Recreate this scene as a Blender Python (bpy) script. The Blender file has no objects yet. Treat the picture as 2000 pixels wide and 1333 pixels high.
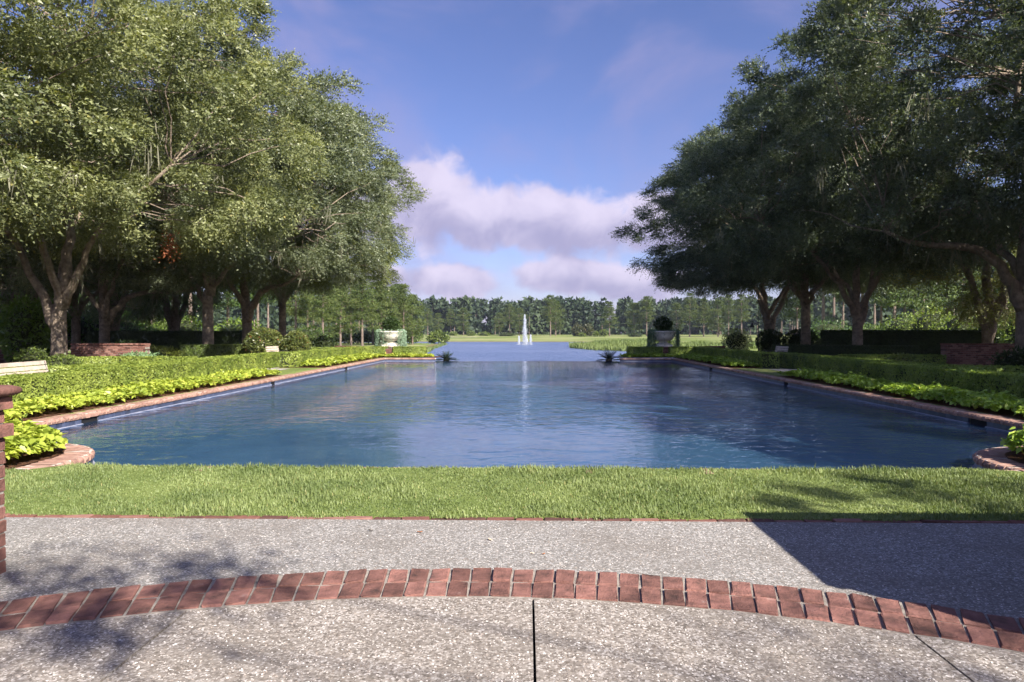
import bpy, math
import numpy as np
from math import radians, sin, cos, pi, sqrt, atan, atan2

scene = bpy.context.scene
COL = scene.collection
RNG = np.random.default_rng(11)

# ------------------------------------------------------------------ camera, sky, sun, exposure
EYE = 1.35
cam_d = bpy.data.cameras.new('camera')
cam = bpy.data.objects.new('camera', cam_d)
COL.objects.link(cam)
cam_d.sensor_width = 36.0
cam_d.lens = 24.0
cam_d.clip_start = 0.05
cam_d.clip_end = 3000
cam.location = (0, 0, EYE)
cam.rotation_euler = (radians(90 - 0.795), 0, radians(1.289))
scene.camera = cam

SUN_EL = radians(36)
SUN_H = np.array([0.66, -0.7513])            # horizontal direction towards the sun: right and behind the camera
SUN_DIR = np.array([SUN_H[0] * cos(SUN_EL), SUN_H[1] * cos(SUN_EL), sin(SUN_EL)])

sun_d = bpy.data.lights.new('sun', 'SUN')
sun_d.energy = 5.0
sun_d.angle = radians(0.53)
sun_d.color = (1.0, 0.93, 0.83)
sun = bpy.data.objects.new('sun', sun_d)
COL.objects.link(sun)
sun.location = (30, -25, 40)
from mathutils import Vector
sun.rotation_euler = Vector(SUN_DIR).to_track_quat('Z', 'Y').to_euler()

scene.view_settings.view_transform = 'Standard'
scene.view_settings.look = 'None'
scene.view_settings.exposure = 1.34
scene.view_settings.gamma = 1.0
scene.view_settings.use_curve_mapping = False
scene.cycles.use_denoising = True
scene.cycles.use_adaptive_sampling = True
scene.cycles.adaptive_threshold = 0.03
scene.cycles.max_bounces = 7
scene.cycles.transparent_max_bounces = 12
scene.cycles.diffuse_bounces = 4
scene.cycles.glossy_bounces = 2
scene.cycles.transmission_bounces = 4
scene.cycles.volume_bounces = 0
scene.cycles.caustics_reflective = False
scene.cycles.caustics_refractive = False
scene.cycles.sample_clamp_indirect = 6


class NT:
    """small helper round a node tree"""
    def __init__(self, tree):
        self.t = tree
        tree.nodes.clear()

    def n(self, kind, **kw):
        nd = self.t.nodes.new(kind)
        for k, v in kw.items():
            setattr(nd, k, v)
        return nd

    def l(self, a, b):
        self.t.links.new(a, b)

    def val(self, sock, v):
        if hasattr(v, 'is_linked') or isinstance(v, bpy.types.NodeSocket):
            self.l(v, sock)
        else:
            sock.default_value = v

    def m(self, op, a, b=0.0, c=0.0, clamp=False):
        nd = self.n('ShaderNodeMath', operation=op, use_clamp=clamp)
        self.val(nd.inputs[0], a); self.val(nd.inputs[1], b); self.val(nd.inputs[2], c)
        return nd.outputs[0]

    def smooth(self, v, lo, hi, a=0.0, b=1.0):
        nd = self.n('ShaderNodeMapRange', interpolation_type='SMOOTHSTEP')
        self.val(nd.inputs[0], v)
        nd.inputs[1].default_value = lo; nd.inputs[2].default_value = hi
        nd.inputs[3].default_value = a; nd.inputs[4].default_value = b
        return nd.outputs[0]

    def mix(self, f, a, b, blend='MIX'):
        nd = self.n('ShaderNodeMix', data_type='RGBA', blend_type=blend)
        self.val(nd.inputs[0], f)
        self.val(nd.inputs[6], a if not isinstance(a, tuple) else (*a[:3], 1))
        self.val(nd.inputs[7], b if not isinstance(b, tuple) else (*b[:3], 1))
        return nd.outputs[2]

    def noise(self, vec, scale, detail=3.0, rough=0.5, dist=0.0):
        nd = self.n('ShaderNodeTexNoise')
        if vec is not None:
            self.l(vec, nd.inputs['Vector'])
        nd.inputs['Scale'].default_value = scale
        nd.inputs['Detail'].default_value = detail
        nd.inputs['Roughness'].default_value = rough
        nd.inputs['Distortion'].default_value = dist
        return nd.outputs[0]

    def ramp(self, f, stops):
        nd = self.n('ShaderNodeValToRGB')
        el = nd.color_ramp.elements
        while len(el) < len(stops):
            el.new(0.5)
        for e, (p, c) in zip(el, stops):
            e.position = p
            e.color = (*c, 1)
        self.val(nd.inputs[0], f)
        return nd.outputs[0]


world = bpy.data.worlds.new('World')
scene.world = world
world.use_nodes = True


def build_sky():
    w = NT(world.node_tree)
    out = w.n('ShaderNodeOutputWorld')
    bg = w.n('ShaderNodeBackground')
    sky = w.n('ShaderNodeTexSky', sky_type='NISHITA')
    sky.sun_disc = False
    sky.sun_elevation = SUN_EL
    sky.sun_rotation = atan2(SUN_H[0], SUN_H[1])
    sky.air_density = 1.0
    sky.dust_density = 0.6
    sky.ozone_density = 2.2
    tc = w.n('ShaderNodeTexCoord')
    sep = w.n('ShaderNodeSeparateXYZ')
    w.l(tc.outputs['Generated'], sep.inputs[0])
    x, y, z = sep.outputs
    az = w.m('ARCTAN2', x, y)
    el = w.m('ARCSINE', z)
    # direction warped by noise so that cloud edges billow
    P = w.n('ShaderNodeCombineXYZ'); w.l(az, P.inputs[0]); w.l(el, P.inputs[1])
    Pv = P.outputs[0]
    n1 = w.noise(Pv, 9.0, 5.0, 0.52, 0.3)
    n2 = w.noise(Pv, 30.0, 5.0, 0.55, 0.4)
    billow = w.m('ADD', w.m('MULTIPLY', w.m('SUBTRACT', n1, 0.5), 1.5), w.m('MULTIPLY', w.m('SUBTRACT', n2, 0.5), 0.8))

    def ang(px, py):
        u = (px - 1030) / 1333; v = (648 - py) / 1333
        return atan(u), atan(v / sqrt(1 + u * u))
    # cumulus heaps along the horizon: in the view, and more of them round the rest of the sky
    heaps = [(835, 395, 125, 105), (940, 430, 110, 75), (1060, 430, 130, 82), (1160, 440, 130, 78), (1290, 440, 150, 75),
             (890, 550, 110, 40), (1110, 540, 140, 46), (1250, 555, 150, 44), (700, 545, 120, 40), (640, 430, 130, 80)]
    H = []
    for px, py, rx, ry in heaps:
        a, e = ang(px, py)
        H.append((a, e, rx / 1333, ry / 1333))
    r = np.random.default_rng(5)
    for k in range(9):
        a = 0.75 + k * 0.55 + r.uniform(-.1, .1)
        H.append((a if a < pi else a - 2 * pi, r.uniform(.12, .2), r.uniform(.14, .26), r.uniform(.06, .1)))
    field = None
    height = None
    for a, e, ra, re in H:
        dx = w.m('DIVIDE', w.m('SUBTRACT', az, a), ra)
        dy = w.m('DIVIDE', w.m('SUBTRACT', el, e), re)
        d = w.m('SQRT', w.m('ADD', w.m('MULTIPLY', dx, dx), w.m('MULTIPLY', dy, dy)))
        f = w.m('SUBTRACT', 1.0, d)
        g = w.m('MULTIPLY', w.m('ADD', dy, w.m('MULTIPLY', dx, 0.2)), 1.0)
        field = f if field is None else w.m('SMOOTH_MAX', field, f, 0.35)
        wgt = w.m('MAXIMUM', f, 0.0)
        height = w.m('MULTIPLY', wgt, g) if height is None else w.m('ADD', height, w.m('MULTIPLY', wgt, g))
    dens = w.m('ADD', field, w.m('MULTIPLY', billow, 0.75))
    alpha = w.smooth(dens, 0.03, 0.38)
    alpha = w.m('MULTIPLY', alpha, 0.93)
    # lit tops, grey undersides
    n3 = w.noise(Pv, 15.0, 4.0, 0.55, 0.4)
    lit = w.m('ADD', w.m('MULTIPLY', height, 0.95), w.m('MULTIPLY', w.m('SUBTRACT', n3, 0.5), 1.5))
    lit = w.smooth(lit, -0.5, 0.45)
    ccol = w.mix(lit, (0.175, 0.165, 0.255), (0.335, 0.305, 0.385))
    # thin high veils
    mp = w.n('ShaderNodeMapping'); w.l(Pv, mp.inputs[0])
    mp.inputs['Scale'].default_value = (2.2, 3.4, 1); mp.inputs['Rotation'].default_value = (0, 0, 0.5)
    v1 = w.noise(mp.outputs[0], 1.6, 6.0, 0.55, 0.6)
    veil = w.m('MULTIPLY', w.smooth(v1, 0.42, 0.78), 0.7)
    hz = w.smooth(el, 0.085, 0.0, 0.0, 0.55)          # milky air low on the horizon
    skyc = w.mix(1.0, sky.outputs[0], (0.048, 0.045, 0.063), 'MULTIPLY')
    base = w.mix(veil, skyc, (0.17, 0.16, 0.27))
    base = w.mix(hz, base, (0.21, 0.20, 0.305))
    final = w.mix(alpha, base, ccol)
    w.l(final, bg.inputs[0])
    bg.inputs[1].default_value = 1.0
    w.l(bg.outputs[0], out.inputs[0])


build_sky()

# ------------------------------------------------------------------ helpers: meshes, things


def np_mesh(name, V, faces, mats=(), smooth=False, fmat=None):
    """faces: list of (n,k) int arrays"""
    me = bpy.data.meshes.new(name)
    V = np.ascontiguousarray(V, dtype=np.float32)
    faces = [np.asarray(f, dtype=np.int32) for f in faces if len(f)]
    tot = np.concatenate([np.full(len(f), f.shape[1], dtype=np.int32) for f in faces])
    idx = np.concatenate([f.ravel() for f in faces])
    me.vertices.add(len(V)); me.vertices.foreach_set('co', V.ravel())
    me.loops.add(len(idx)); me.loops.foreach_set('vertex_index', idx)
    me.polygons.add(len(tot))
    start = np.zeros(len(tot), dtype=np.int32); start[1:] = np.cumsum(tot)[:-1]
    me.polygons.foreach_set('loop_start', start)
    me.polygons.foreach_set('use_smooth', np.full(len(tot), bool(smooth)))
    for m in mats:
        me.materials.append(m)
    if fmat is not None:
        me.polygons.foreach_set('material_index', np.asarray(fmat, dtype=np.int32))
    me.update(calc_edges=True)
    me.validate()
    return me


class MB:
    def __init__(self):
        self.v = []; self.q = []; self.t = []; self.n = 0

    def add(self, V, Q=None, T=None):
        V = np.asarray(V, dtype=np.float64).reshape(-1, 3)
        self.v.append(V)
        if Q is not None and len(Q): self.q.append(np.asarray(Q, dtype=np.int64).reshape(-1, 4) + self.n)
        if T is not None and len(T): self.t.append(np.asarray(T, dtype=np.int64).reshape(-1, 3) + self.n)
        self.n += len(V)
        return self

    def box(self, x0, x1, y0, y1, z0, z1):
        V = [(x, y, z) for z in (z0, z1) for x, y in ((x0, y0), (x1, y0), (x1, y1), (x0, y1))]
        return self.add(V, [(3, 2, 1, 0), (4, 5, 6, 7), (0, 1, 5, 4), (1, 2, 6, 5), (2, 3, 7, 6), (3, 0, 4, 7)])

    def tube(self, pts, rad, sides=6, cap=True):
        P = np.asarray(pts, float); R = np.asarray(rad, float) * np.ones(len(P))
        T = np.gradient(P, axis=0); T /= np.linalg.norm(T, axis=1)[:, None] + 1e-9
        ref = np.array([1.0, 0, 0]) if abs(T[0, 0]) < .8 else np.array([0, 1.0, 0])
        A = np.cross(T, ref); A /= np.linalg.norm(A, axis=1)[:, None] + 1e-9
        B = np.cross(T, A)
        th = np.arange(sides) * 2 * pi / sides
        V = P[:, None] + R[:, None, None] * (A[:, None] * np.cos(th)[None, :, None] + B[:, None] * np.sin(th)[None, :, None])
        k = len(P)
        i, j = np.meshgrid(np.arange(k - 1), np.arange(sides), indexing='ij')
        j2 = (j + 1) % sides
        Q = np.stack([i * sides + j, i * sides + j2, (i + 1) * sides + j2, (i + 1) * sides + j], -1).reshape(-1, 4)
        V = V.reshape(-1, 3)
        T3 = []
        if cap:
            V = np.vstack([V, P[0], P[-1]])
            for jj in range(sides):
                T3.append((k * sides, (jj + 1) % sides, jj))
                T3.append((k * sides + 1, (k - 1) * sides + jj, (k - 1) * sides + (jj + 1) % sides))
        return self.add(V, Q, T3)

    def lathe(self, prof, seg=24, c=(0, 0, 0)):
        prof = np.asarray(prof, float)
        th = np.arange(seg) * 2 * pi / seg
        V = np.stack([prof[:, 0:1] * np.cos(th) + c[0], prof[:, 0:1] * np.sin(th) + c[1], np.repeat(prof[:, 1:2], seg, 1) + c[2]], -1).reshape(-1, 3)
        k = len(prof)
        i, j = np.meshgrid(np.arange(k - 1), np.arange(seg), indexing='ij'); j2 = (j + 1) % seg
        return self.add(V, np.stack([i * seg + j, i * seg + j2, (i + 1) * seg + j2, (i + 1) * seg + j], -1).reshape(-1, 4))

    def mesh(self, name, mat, smooth=False):
        V = np.vstack(self.v)
        fs = []
        if self.q: fs.append(np.vstack(self.q))
        if self.t: fs.append(np.vstack(self.t))
        return np_mesh(name, V, fs, (mat,) if mat else (), smooth)


def link(name, data, parent=None, loc=None, rz=0.0, scale=None, color=None):
    o = bpy.data.objects.new(name, data)
    COL.objects.link(o)
    if parent is not None: o.parent = parent
    if loc is not None: o.location = loc
    if rz: o.rotation_euler = (0, 0, rz)
    if scale is not None: o.scale = scale if not np.isscalar(scale) else (scale,) * 3
    if color is not None: o.color = (*color, 1)
    return o


def tag(o, label=None, cat=None, group=None, kind=None):
    if label: o['label'] = label
    if cat: o['category'] = cat
    if group: o['group'] = group
    if kind: o['kind'] = kind
    return o


def thing(name, label, cat, loc=(0, 0, 0), rz=0.0, group=None, scale=None):
    return tag(link(name, None, None, loc, rz, scale), label, cat, group)


def struct(name, data, label=None):
    o = link(name, data)
    o['kind'] = 'structure'
    if label: o['label'] = label
    return o


def norm(a):
    return a / (np.linalg.norm(a, axis=-1, keepdims=True) + 1e-9)


def leaf_quads(C, D, S, L, W):
    """diamond leaves: base C, axis D, side S (unit), length L, width W"""
    n = len(C)
    L = np.broadcast_to(L, (n,))[:, None]; W = np.broadcast_to(W, (n,))[:, None]
    mid = C + D * L * 0.45
    V = np.stack([C, mid + S * W * .5, C + D * L, mid - S * W * .5], 1).reshape(-1, 3)
    Q = np.arange(n * 4).reshape(n, 4)
    return V, Q


def rand_leaves(r, C, L, W, bias=None, bw=0.0):
    n = len(C)
    D = r.normal(size=(n, 3))
    if bias is not None: D = D + bias * bw
    D = norm(D)
    S = norm(np.cross(D, r.normal(size=(n, 3))))
    return leaf_quads(C, D, S, L * r.uniform(.7, 1.3, n), W * r.uniform(.7, 1.3, n))


# ------------------------------------------------------------------ materials
def mat_new(name):
    m = bpy.data.materials.new(name)
    m.use_nodes = True
    return m, NT(m.node_tree)


def principled(w, **kw):
    p = w.n('ShaderNodeBsdfPrincipled')
    for k, v in kw.items():
        w.val(p.inputs[k.replace('_', ' ')], v if not (isinstance(v, tuple) and len(v) == 3) else (*v, 1))
    return p


def leaf_mat(name, dark, light, trans=0.3, rough=0.5, spec=0.35, nscale=0.7, yellow=None):
    m, w = mat_new(name)
    out = w.n('ShaderNodeOutputMaterial')
    geo = w.n('ShaderNodeNewGeometry')
    oi = w.n('ShaderNodeObjectInfo')
    tc = w.n('ShaderNodeTexCoord')
    nz = w.noise(tc.outputs['Object'], nscale, 2.0)
    f = w.m('ADD', w.m('MULTIPLY', geo.outputs['Random Per Island'], 0.5), w.m('MULTIPLY', w.smooth(nz, .34, .66), 0.5))
    c = w.mix(f, dark, light)
    if yellow:
        c = w.mix(w.smooth(geo.outputs['Random Per Island'], .965, .99), c, yellow)
    c = w.mix(1.0, c, oi.outputs['Color'], 'MULTIPLY')
    p = principled(w, Base_Color=c, Roughness=rough)
    p.inputs['Specular IOR Level'].default_value = spec
    t = w.n('ShaderNodeBsdfTranslucent')
    tcx = w.mix(1.0, c, (1.35, 1.35, 0.6), 'MULTIPLY')
    w.l(tcx, t.inputs[0])
    ms = w.n('ShaderNodeMixShader')
    ms.inputs[0].default_value = trans
    w.l(p.outputs[0], ms.inputs[1]); w.l(t.outputs[0], ms.inputs[2])
    w.l(ms.outputs[0], out.inputs[0])
    return m


def rough_mat(name, stops, scale=6.0, rough=0.85, bump=0.4, bscale=None, bdist=0.02, spec=0.3, coords='Object', rand=0.0, detail=5.0, metallic=0.0):
    """noise-coloured matt surface; rand: brightness change from object to object"""
    m, w = mat_new(name)
    out = w.n('ShaderNodeOutputMaterial')
    tc = w.n('ShaderNodeTexCoord')
    vec = tc.outputs[coords]
    if rand:
        oi = w.n('ShaderNodeObjectInfo')
        va = w.n('ShaderNodeVectorMath', operation='ADD')
        sc = w.n('ShaderNodeVectorMath', operation='SCALE')
        cb = w.n('ShaderNodeCombineXYZ')
        for k in range(3): w.l(oi.outputs['Random'], cb.inputs[k])
        w.l(cb.outputs[0], sc.inputs[0]); sc.inputs['Scale'].default_value = 57.0
        w.l(vec, va.inputs[0]); w.l(sc.outputs[0], va.inputs[1])
        vec = va.outputs[0]
    nz = w.noise(vec, scale, detail, 0.6)
    c = w.ramp(nz, stops)
    if rand:
        k = w.m('ADD', w.m('MULTIPLY', oi.outputs['Random'], 2 * rand), 1 - rand)
        cc = w.n('ShaderNodeCombineColor')
        for q in range(3): w.l(k, cc.inputs[q])
        c = w.mix(1.0, c, cc.outputs[0], 'MULTIPLY')
    p = principled(w, Base_Color=c, Roughness=rough, Metallic=metallic)
    p.inputs['Specular IOR Level'].default_value = spec
    if bump:
        b = w.n('ShaderNodeBump')
        b.inputs['Strength'].default_value = bump
        b.inputs['Distance'].default_value = bdist
        w.l(w.noise(vec, bscale or scale * 4, 5.0, 0.65), b.inputs['Height'])
        w.l(b.outputs[0], p.inputs['Normal'])
    w.l(p.outputs[0], out.inputs[0])
    return m


def island_mat(name, stops, rough=0.85, bump=0.5, bscale=60.0, bdist=0.004, spec=0.3, nscale=18.0, nmix=0.45):
    """colour from piece to piece of one joined mesh, plus grain"""
    m, w = mat_new(name)
    out = w.n('ShaderNodeOutputMaterial')
    geo = w.n('ShaderNodeNewGeometry')
    tc = w.n('ShaderNodeTexCoord')
    nz = w.noise(tc.outputs['Object'], nscale, 5.0, 0.6)
    f = w.m('ADD', w.m('MULTIPLY', geo.outputs['Random Per Island'], 1 - nmix), w.m('MULTIPLY', nz, nmix))
    p = principled(w, Base_Color=w.ramp(f, stops), Roughness=rough)
    p.inputs['Specular IOR Level'].default_value = spec
    b = w.n('ShaderNodeBump'); b.inputs['Strength'].default_value = bump; b.inputs['Distance'].default_value = bdist
    w.l(w.noise(tc.outputs['Object'], bscale, 4.0, .6), b.inputs['Height']); w.l(b.outputs[0], p.inputs['Normal'])
    w.l(p.outputs[0], out.inputs[0])
    return m


M = {}
M['oak'] = leaf_mat('oak_leaves', (0.058, 0.078, 0.040), (0.275, 0.30, 0.175), 0.36, 0.42, 0.45, yellow=(0.20, 0.18, 0.06))
M['pine'] = leaf_mat('pine_needles', (0.05, 0.085, 0.03), (0.15, 0.18, 0.06), 0.25, 0.6, 0.2)
M['wood_far'] = leaf_mat('far_wood_leaves', (0.022, 0.042, 0.028), (0.075, 0.105, 0.05), 0.2, 0.6, 0.2, nscale=0.04)
M['box'] = leaf_mat('boxwood_leaves', (0.11, 0.165, 0.03), (0.34, 0.40, 0.085), 0.28, 0.45, 0.4, nscale=2.0)
M['dark_hedge'] = leaf_mat('dark_hedge_leaves', (0.02, 0.036, 0.012), (0.055, 0.085, 0.025), 0.2, 0.5, 0.35)
M['shrub'] = leaf_mat('shrub_leaves', (0.06, 0.10, 0.022), (0.19, 0.24, 0.055), 0.25, 0.45, 0.4)
M['bronze'] = leaf_mat('bronze_shrub_leaves', (0.06, 0.085, 0.025), (0.17, 0.19, 0.05), 0.22, 0.4, 0.5, yellow=(0.24, 0.10, 0.04))
M['vine'] = leaf_mat('chartreuse_vine_leaves', (0.19, 0.26, 0.035), (0.46, 0.52, 0.08), 0.3, 0.42, 0.4, nscale=3.0, yellow=(0.58, 0.52, 0.12))
M['grass'] = leaf_mat('grass_blades', (0.105, 0.152, 0.05), (0.285, 0.34, 0.135), 0.3, 0.5, 0.3, nscale=1.4, yellow=(0.33, 0.31, 0.13))
M['reed'] = leaf_mat('reed_blades', (0.10, 0.15, 0.05), (0.21, 0.26, 0.10), 0.3, 0.6, 0.2, nscale=0.05)
M['palm'] = leaf_mat('palm_leaflets', (0.06, 0.10, 0.03), (0.17, 0.22, 0.075), 0.25, 0.4, 0.45)
M['sago'] = leaf_mat('sago_leaflets', (0.018, 0.045, 0.014), (0.06, 0.11, 0.03), 0.12, 0.35, 0.5)
M['silver'] = leaf_mat('silver_trailing_leaves', (0.18, 0.26, 0.19), (0.33, 0.42, 0.32), 0.2, 0.6, 0.2)
M['moss'] = leaf_mat('spanish_moss', (0.13, 0.13, 0.095), (0.26, 0.25, 0.185), 0.3, 0.85, 0.1)
M['rust'] = leaf_mat('dead_leaves', (0.20, 0.06, 0.025), (0.36, 0.13, 0.06), 0.3, 0.6, 0.2)
M['magnolia'] = leaf_mat('magnolia_leaves', (0.035, 0.05, 0.02), (0.10, 0.10, 0.04), 0.15, 0.35, 0.5, yellow=(0.20, 0.09, 0.05))
M['bark'] = rough_mat('oak_bark', [(0.25, (0.11, 0.085, 0.065)), (0.5, (0.25, 0.20, 0.155)), (0.75, (0.40, 0.33, 0.26))], 5.0, 0.95, 1.0, 22.0, 0.05, 0.1)
M['pine_bark'] = rough_mat('pine_bark', [(0.3, (0.10, 0.075, 0.062)), (0.7, (0.25, 0.20, 0.17))], 3.0, 0.95, 0.8, 12.0, 0.05, 0.1)
M['core'] = rough_mat('hedge_core', [(0.3, (0.018, 0.024, 0.008)), (0.7, (0.04, 0.05, 0.018))], 20.0, 1.0, 0.5)  # dark filler added beneath hedge and shrub leaves, in place of twigs
BR = [(0.24, (0.045, 0.030, 0.027)), (0.38, (0.135, 0.068, 0.056)), (0.52, (0.20, 0.096, 0.078)), (0.66, (0.245, 0.122, 0.10)), (0.82, (0.30, 0.225, 0.195))]
M['brick'] = rough_mat('red_brick', BR, 11.0, 0.85, 0.9, 60.0, 0.010, 0.25, 'Object', 0.38)
M['brick_far'] = island_mat('red_brick_courses', [(0.15, (0.055, 0.028, 0.024)), (0.5, (0.18, 0.078, 0.06)), (0.8, (0.27, 0.15, 0.12))])
CP = [(0.2, (0.18, 0.10, 0.078)), (0.45, (0.31, 0.18, 0.14)), (0.65, (0.39, 0.245, 0.19)), (0.85, (0.37, 0.265, 0.215))]
M['coping'] = rough_mat('coping_brick', CP, 14.0, 0.8, 0.5, 80.0, 0.005, 0.3, 'Object', 0.2)
M['coping_far'] = island_mat('coping_brick_courses', [(0.15, (0.20, 0.105, 0.08)), (0.5, (0.33, 0.20, 0.155)), (0.85, (0.40, 0.265, 0.205))])
M['mortar'] = rough_mat('mortar', [(0.25, (0.14, 0.125, 0.11)), (0.7, (0.36, 0.325, 0.285))], 14.0, 0.95, 0.9, 90.0, 0.006, 0.1)
M['pale_mortar'] = rough_mat('pale_mortar', [(0.25, (0.42, 0.37, 0.32)), (0.7, (0.62, 0.56, 0.49))], 14.0, 0.95, 0.9, 90.0, 0.006, 0.1)
M['tile'] = rough_mat('waterline_tile', [(0.3, (0.035, 0.045, 0.085)), (0.7, (0.075, 0.09, 0.15))], 5.0, 0.3, 0.1, 30.0, 0.002, 0.5, 'Object', 0.3)
M['plaster'] = rough_mat('pool_plaster', [(0.3, (0.105, 0.175, 0.225)), (0.7, (0.20, 0.28, 0.31))], 0.6, 0.9, 0.0)
M['grout'] = rough_mat('slate_grout', [(0.3, (0.06, 0.065, 0.09)), (0.7, (0.12, 0.125, 0.155))], 8.0, 0.8, 0.0)
M['ledge'] = rough_mat('pale_pool_ledge', [(0.3, (0.20, 0.21, 0.27)), (0.7, (0.30, 0.31, 0.38))], 3.0, 0.8, 0.2)
M['soil'] = rough_mat('mulch', [(0.3, (0.045, 0.022, 0.013)), (0.55, (0.12, 0.06, 0.035)), (0.8, (0.22, 0.12, 0.07))], 24.0, 1.0, 1.0, 60.0, 0.03, 0.1)
M['path'] = rough_mat('garden_path', [(0.3, (0.30, 0.27, 0.25)), (0.7, (0.45, 0.41, 0.38))], 12.0, 0.95, 0.5, 60.0, 0.01, 0.1)
M['sand'] = rough_mat('bunker_sand', [(0.3, (0.55, 0.48, 0.38)), (0.7, (0.68, 0.61, 0.5))], 1.0, 1.0, 0.0)
M['stone'] = rough_mat('cast_stone', [(0.3, (0.58, 0.54, 0.46)), (0.7, (0.76, 0.72, 0.64))], 4.0, 0.8, 0.3, 40.0, 0.01)
M['slat'] = rough_mat('weathered_bench_slats', [(0.3, (0.38, 0.31, 0.25)), (0.7, (0.58, 0.50, 0.42))], 5.0, 0.7, 0.3, 30.0, 0.004, 0.3, 'Object', 0.1)
M['iron'] = rough_mat('black_iron', [(0.3, (0.012, 0.012, 0.016)), (0.7, (0.03, 0.03, 0.038))], 10.0, 0.5, 0.2, 40.0, 0.003, 0.5)
M['near_black'] = rough_mat('near_black_fill', [(0.3, (0.006, 0.006, 0.008)), (0.7, (0.012, 0.012, 0.014))], 5.0, 0.9, 0.0)


def ground_mat():
    m, w = mat_new('turf')
    out = w.n('ShaderNodeOutputMaterial')
    tc = w.n('ShaderNodeTexCoord')
    v = tc.outputs['Object']
    big = w.noise(v, 0.03, 4.0, 0.6)
    mid = w.noise(v, 0.6, 5.0, 0.65)
    fine = w.noise(v, 14.0, 4.0, 0.7)
    c = w.ramp(w.m('ADD', w.m('MULTIPLY', mid, .5), w.m('MULTIPLY', fine, .5)), [(0.3, (0.07, 0.105, 0.025)), (0.5, (0.14, 0.185, 0.05)), (0.7, (0.21, 0.24, 0.085))])
    c = w.mix(w.smooth(big, .4, .65), c, (0.26, 0.27, 0.12))
    sep = w.n('ShaderNodeSeparateXYZ'); w.l(v, sep.inputs[0])
    # leaf litter and bare soil beneath the rows of oaks
    ax = w.m('ABSOLUTE', sep.outputs[0])
    lit = w.m('MULTIPLY', w.smooth(w.m('ADD', ax, w.m('MULTIPLY', mid, 3.0)), 12.2, 14.0), w.smooth(w.m('ADD', sep.outputs[1], w.m('MULTIPLY', mid, 6.0)), 66.0, 58.0))
    litc = w.ramp(fine, [(0.3, (0.05, 0.035, 0.02)), (0.7, (0.15, 0.11, 0.065))])
    c = w.mix(w.m('MULTIPLY', lit, 0.85), c, litc)
    # brown strip of bare bank at the water line
    bank = w.smooth(w.m('ADD', sep.outputs[2], w.m('MULTIPLY', mid, 0.25)), -1.38, -1.52)
    c = w.mix(bank, c, (0.16, 0.12, 0.07))
    p = principled(w, Base_Color=c, Roughness=0.95)
    p.inputs['Specular IOR Level'].default_value = 0.1
    b = w.n('ShaderNodeBump'); b.inputs['Strength'].default_value = 0.7; b.inputs['Distance'].default_value = 0.05
    w.l(fine, b.inputs['Height']); w.l(b.outputs[0], p.inputs['Normal'])
    w.l(p.outputs[0], out.inputs[0])
    return m


def aggregate_mat(name, scale, stops, bump):
    m, w = mat_new(name)
    out = w.n('ShaderNodeOutputMaterial')
    tc = w.n('ShaderNodeTexCoord')
    v = tc.outputs['Object']
    vo = w.n('ShaderNodeTexVoronoi'); w.l(v, vo.inputs['Vector']); vo.inputs['Scale'].default_value = scale
    rnd = w.n('ShaderNodeSeparateColor'); w.l(vo.outputs['Color'], rnd.inputs[0])
    big = w.noise(v, 1.3, 4.0, 0.6)
    c = w.ramp(rnd.outputs[0], stops)
    edge = w.smooth(vo.outputs['Distance'], 0.25, 0.75)
    c = w.mix(w.m('MULTIPLY', edge, 0.55), c, (0.20, 0.175, 0.15))
    c = w.mix(w.smooth(big, .40, .70, 0, .5), c, (0.15, 0.13, 0.11))
    c = w.mix(w.smooth(w.noise(v, 5.0, 4.0, .7), .58, .75, 0, .45), c, (0.11, 0.095, 0.08))
    p = principled(w, Base_Color=c, Roughness=0.85)
    b = w.n('ShaderNodeBump'); b.inputs['Strength'].default_value = bump; b.inputs['Distance'].default_value = 0.004
    w.l(w.noise(v, scale * .8, 3.0, .6), b.inputs['Height'])
    w.l(b.outputs[0], p.inputs['Normal'])
    w.l(p.outputs[0], out.inputs[0])
    return m


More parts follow.
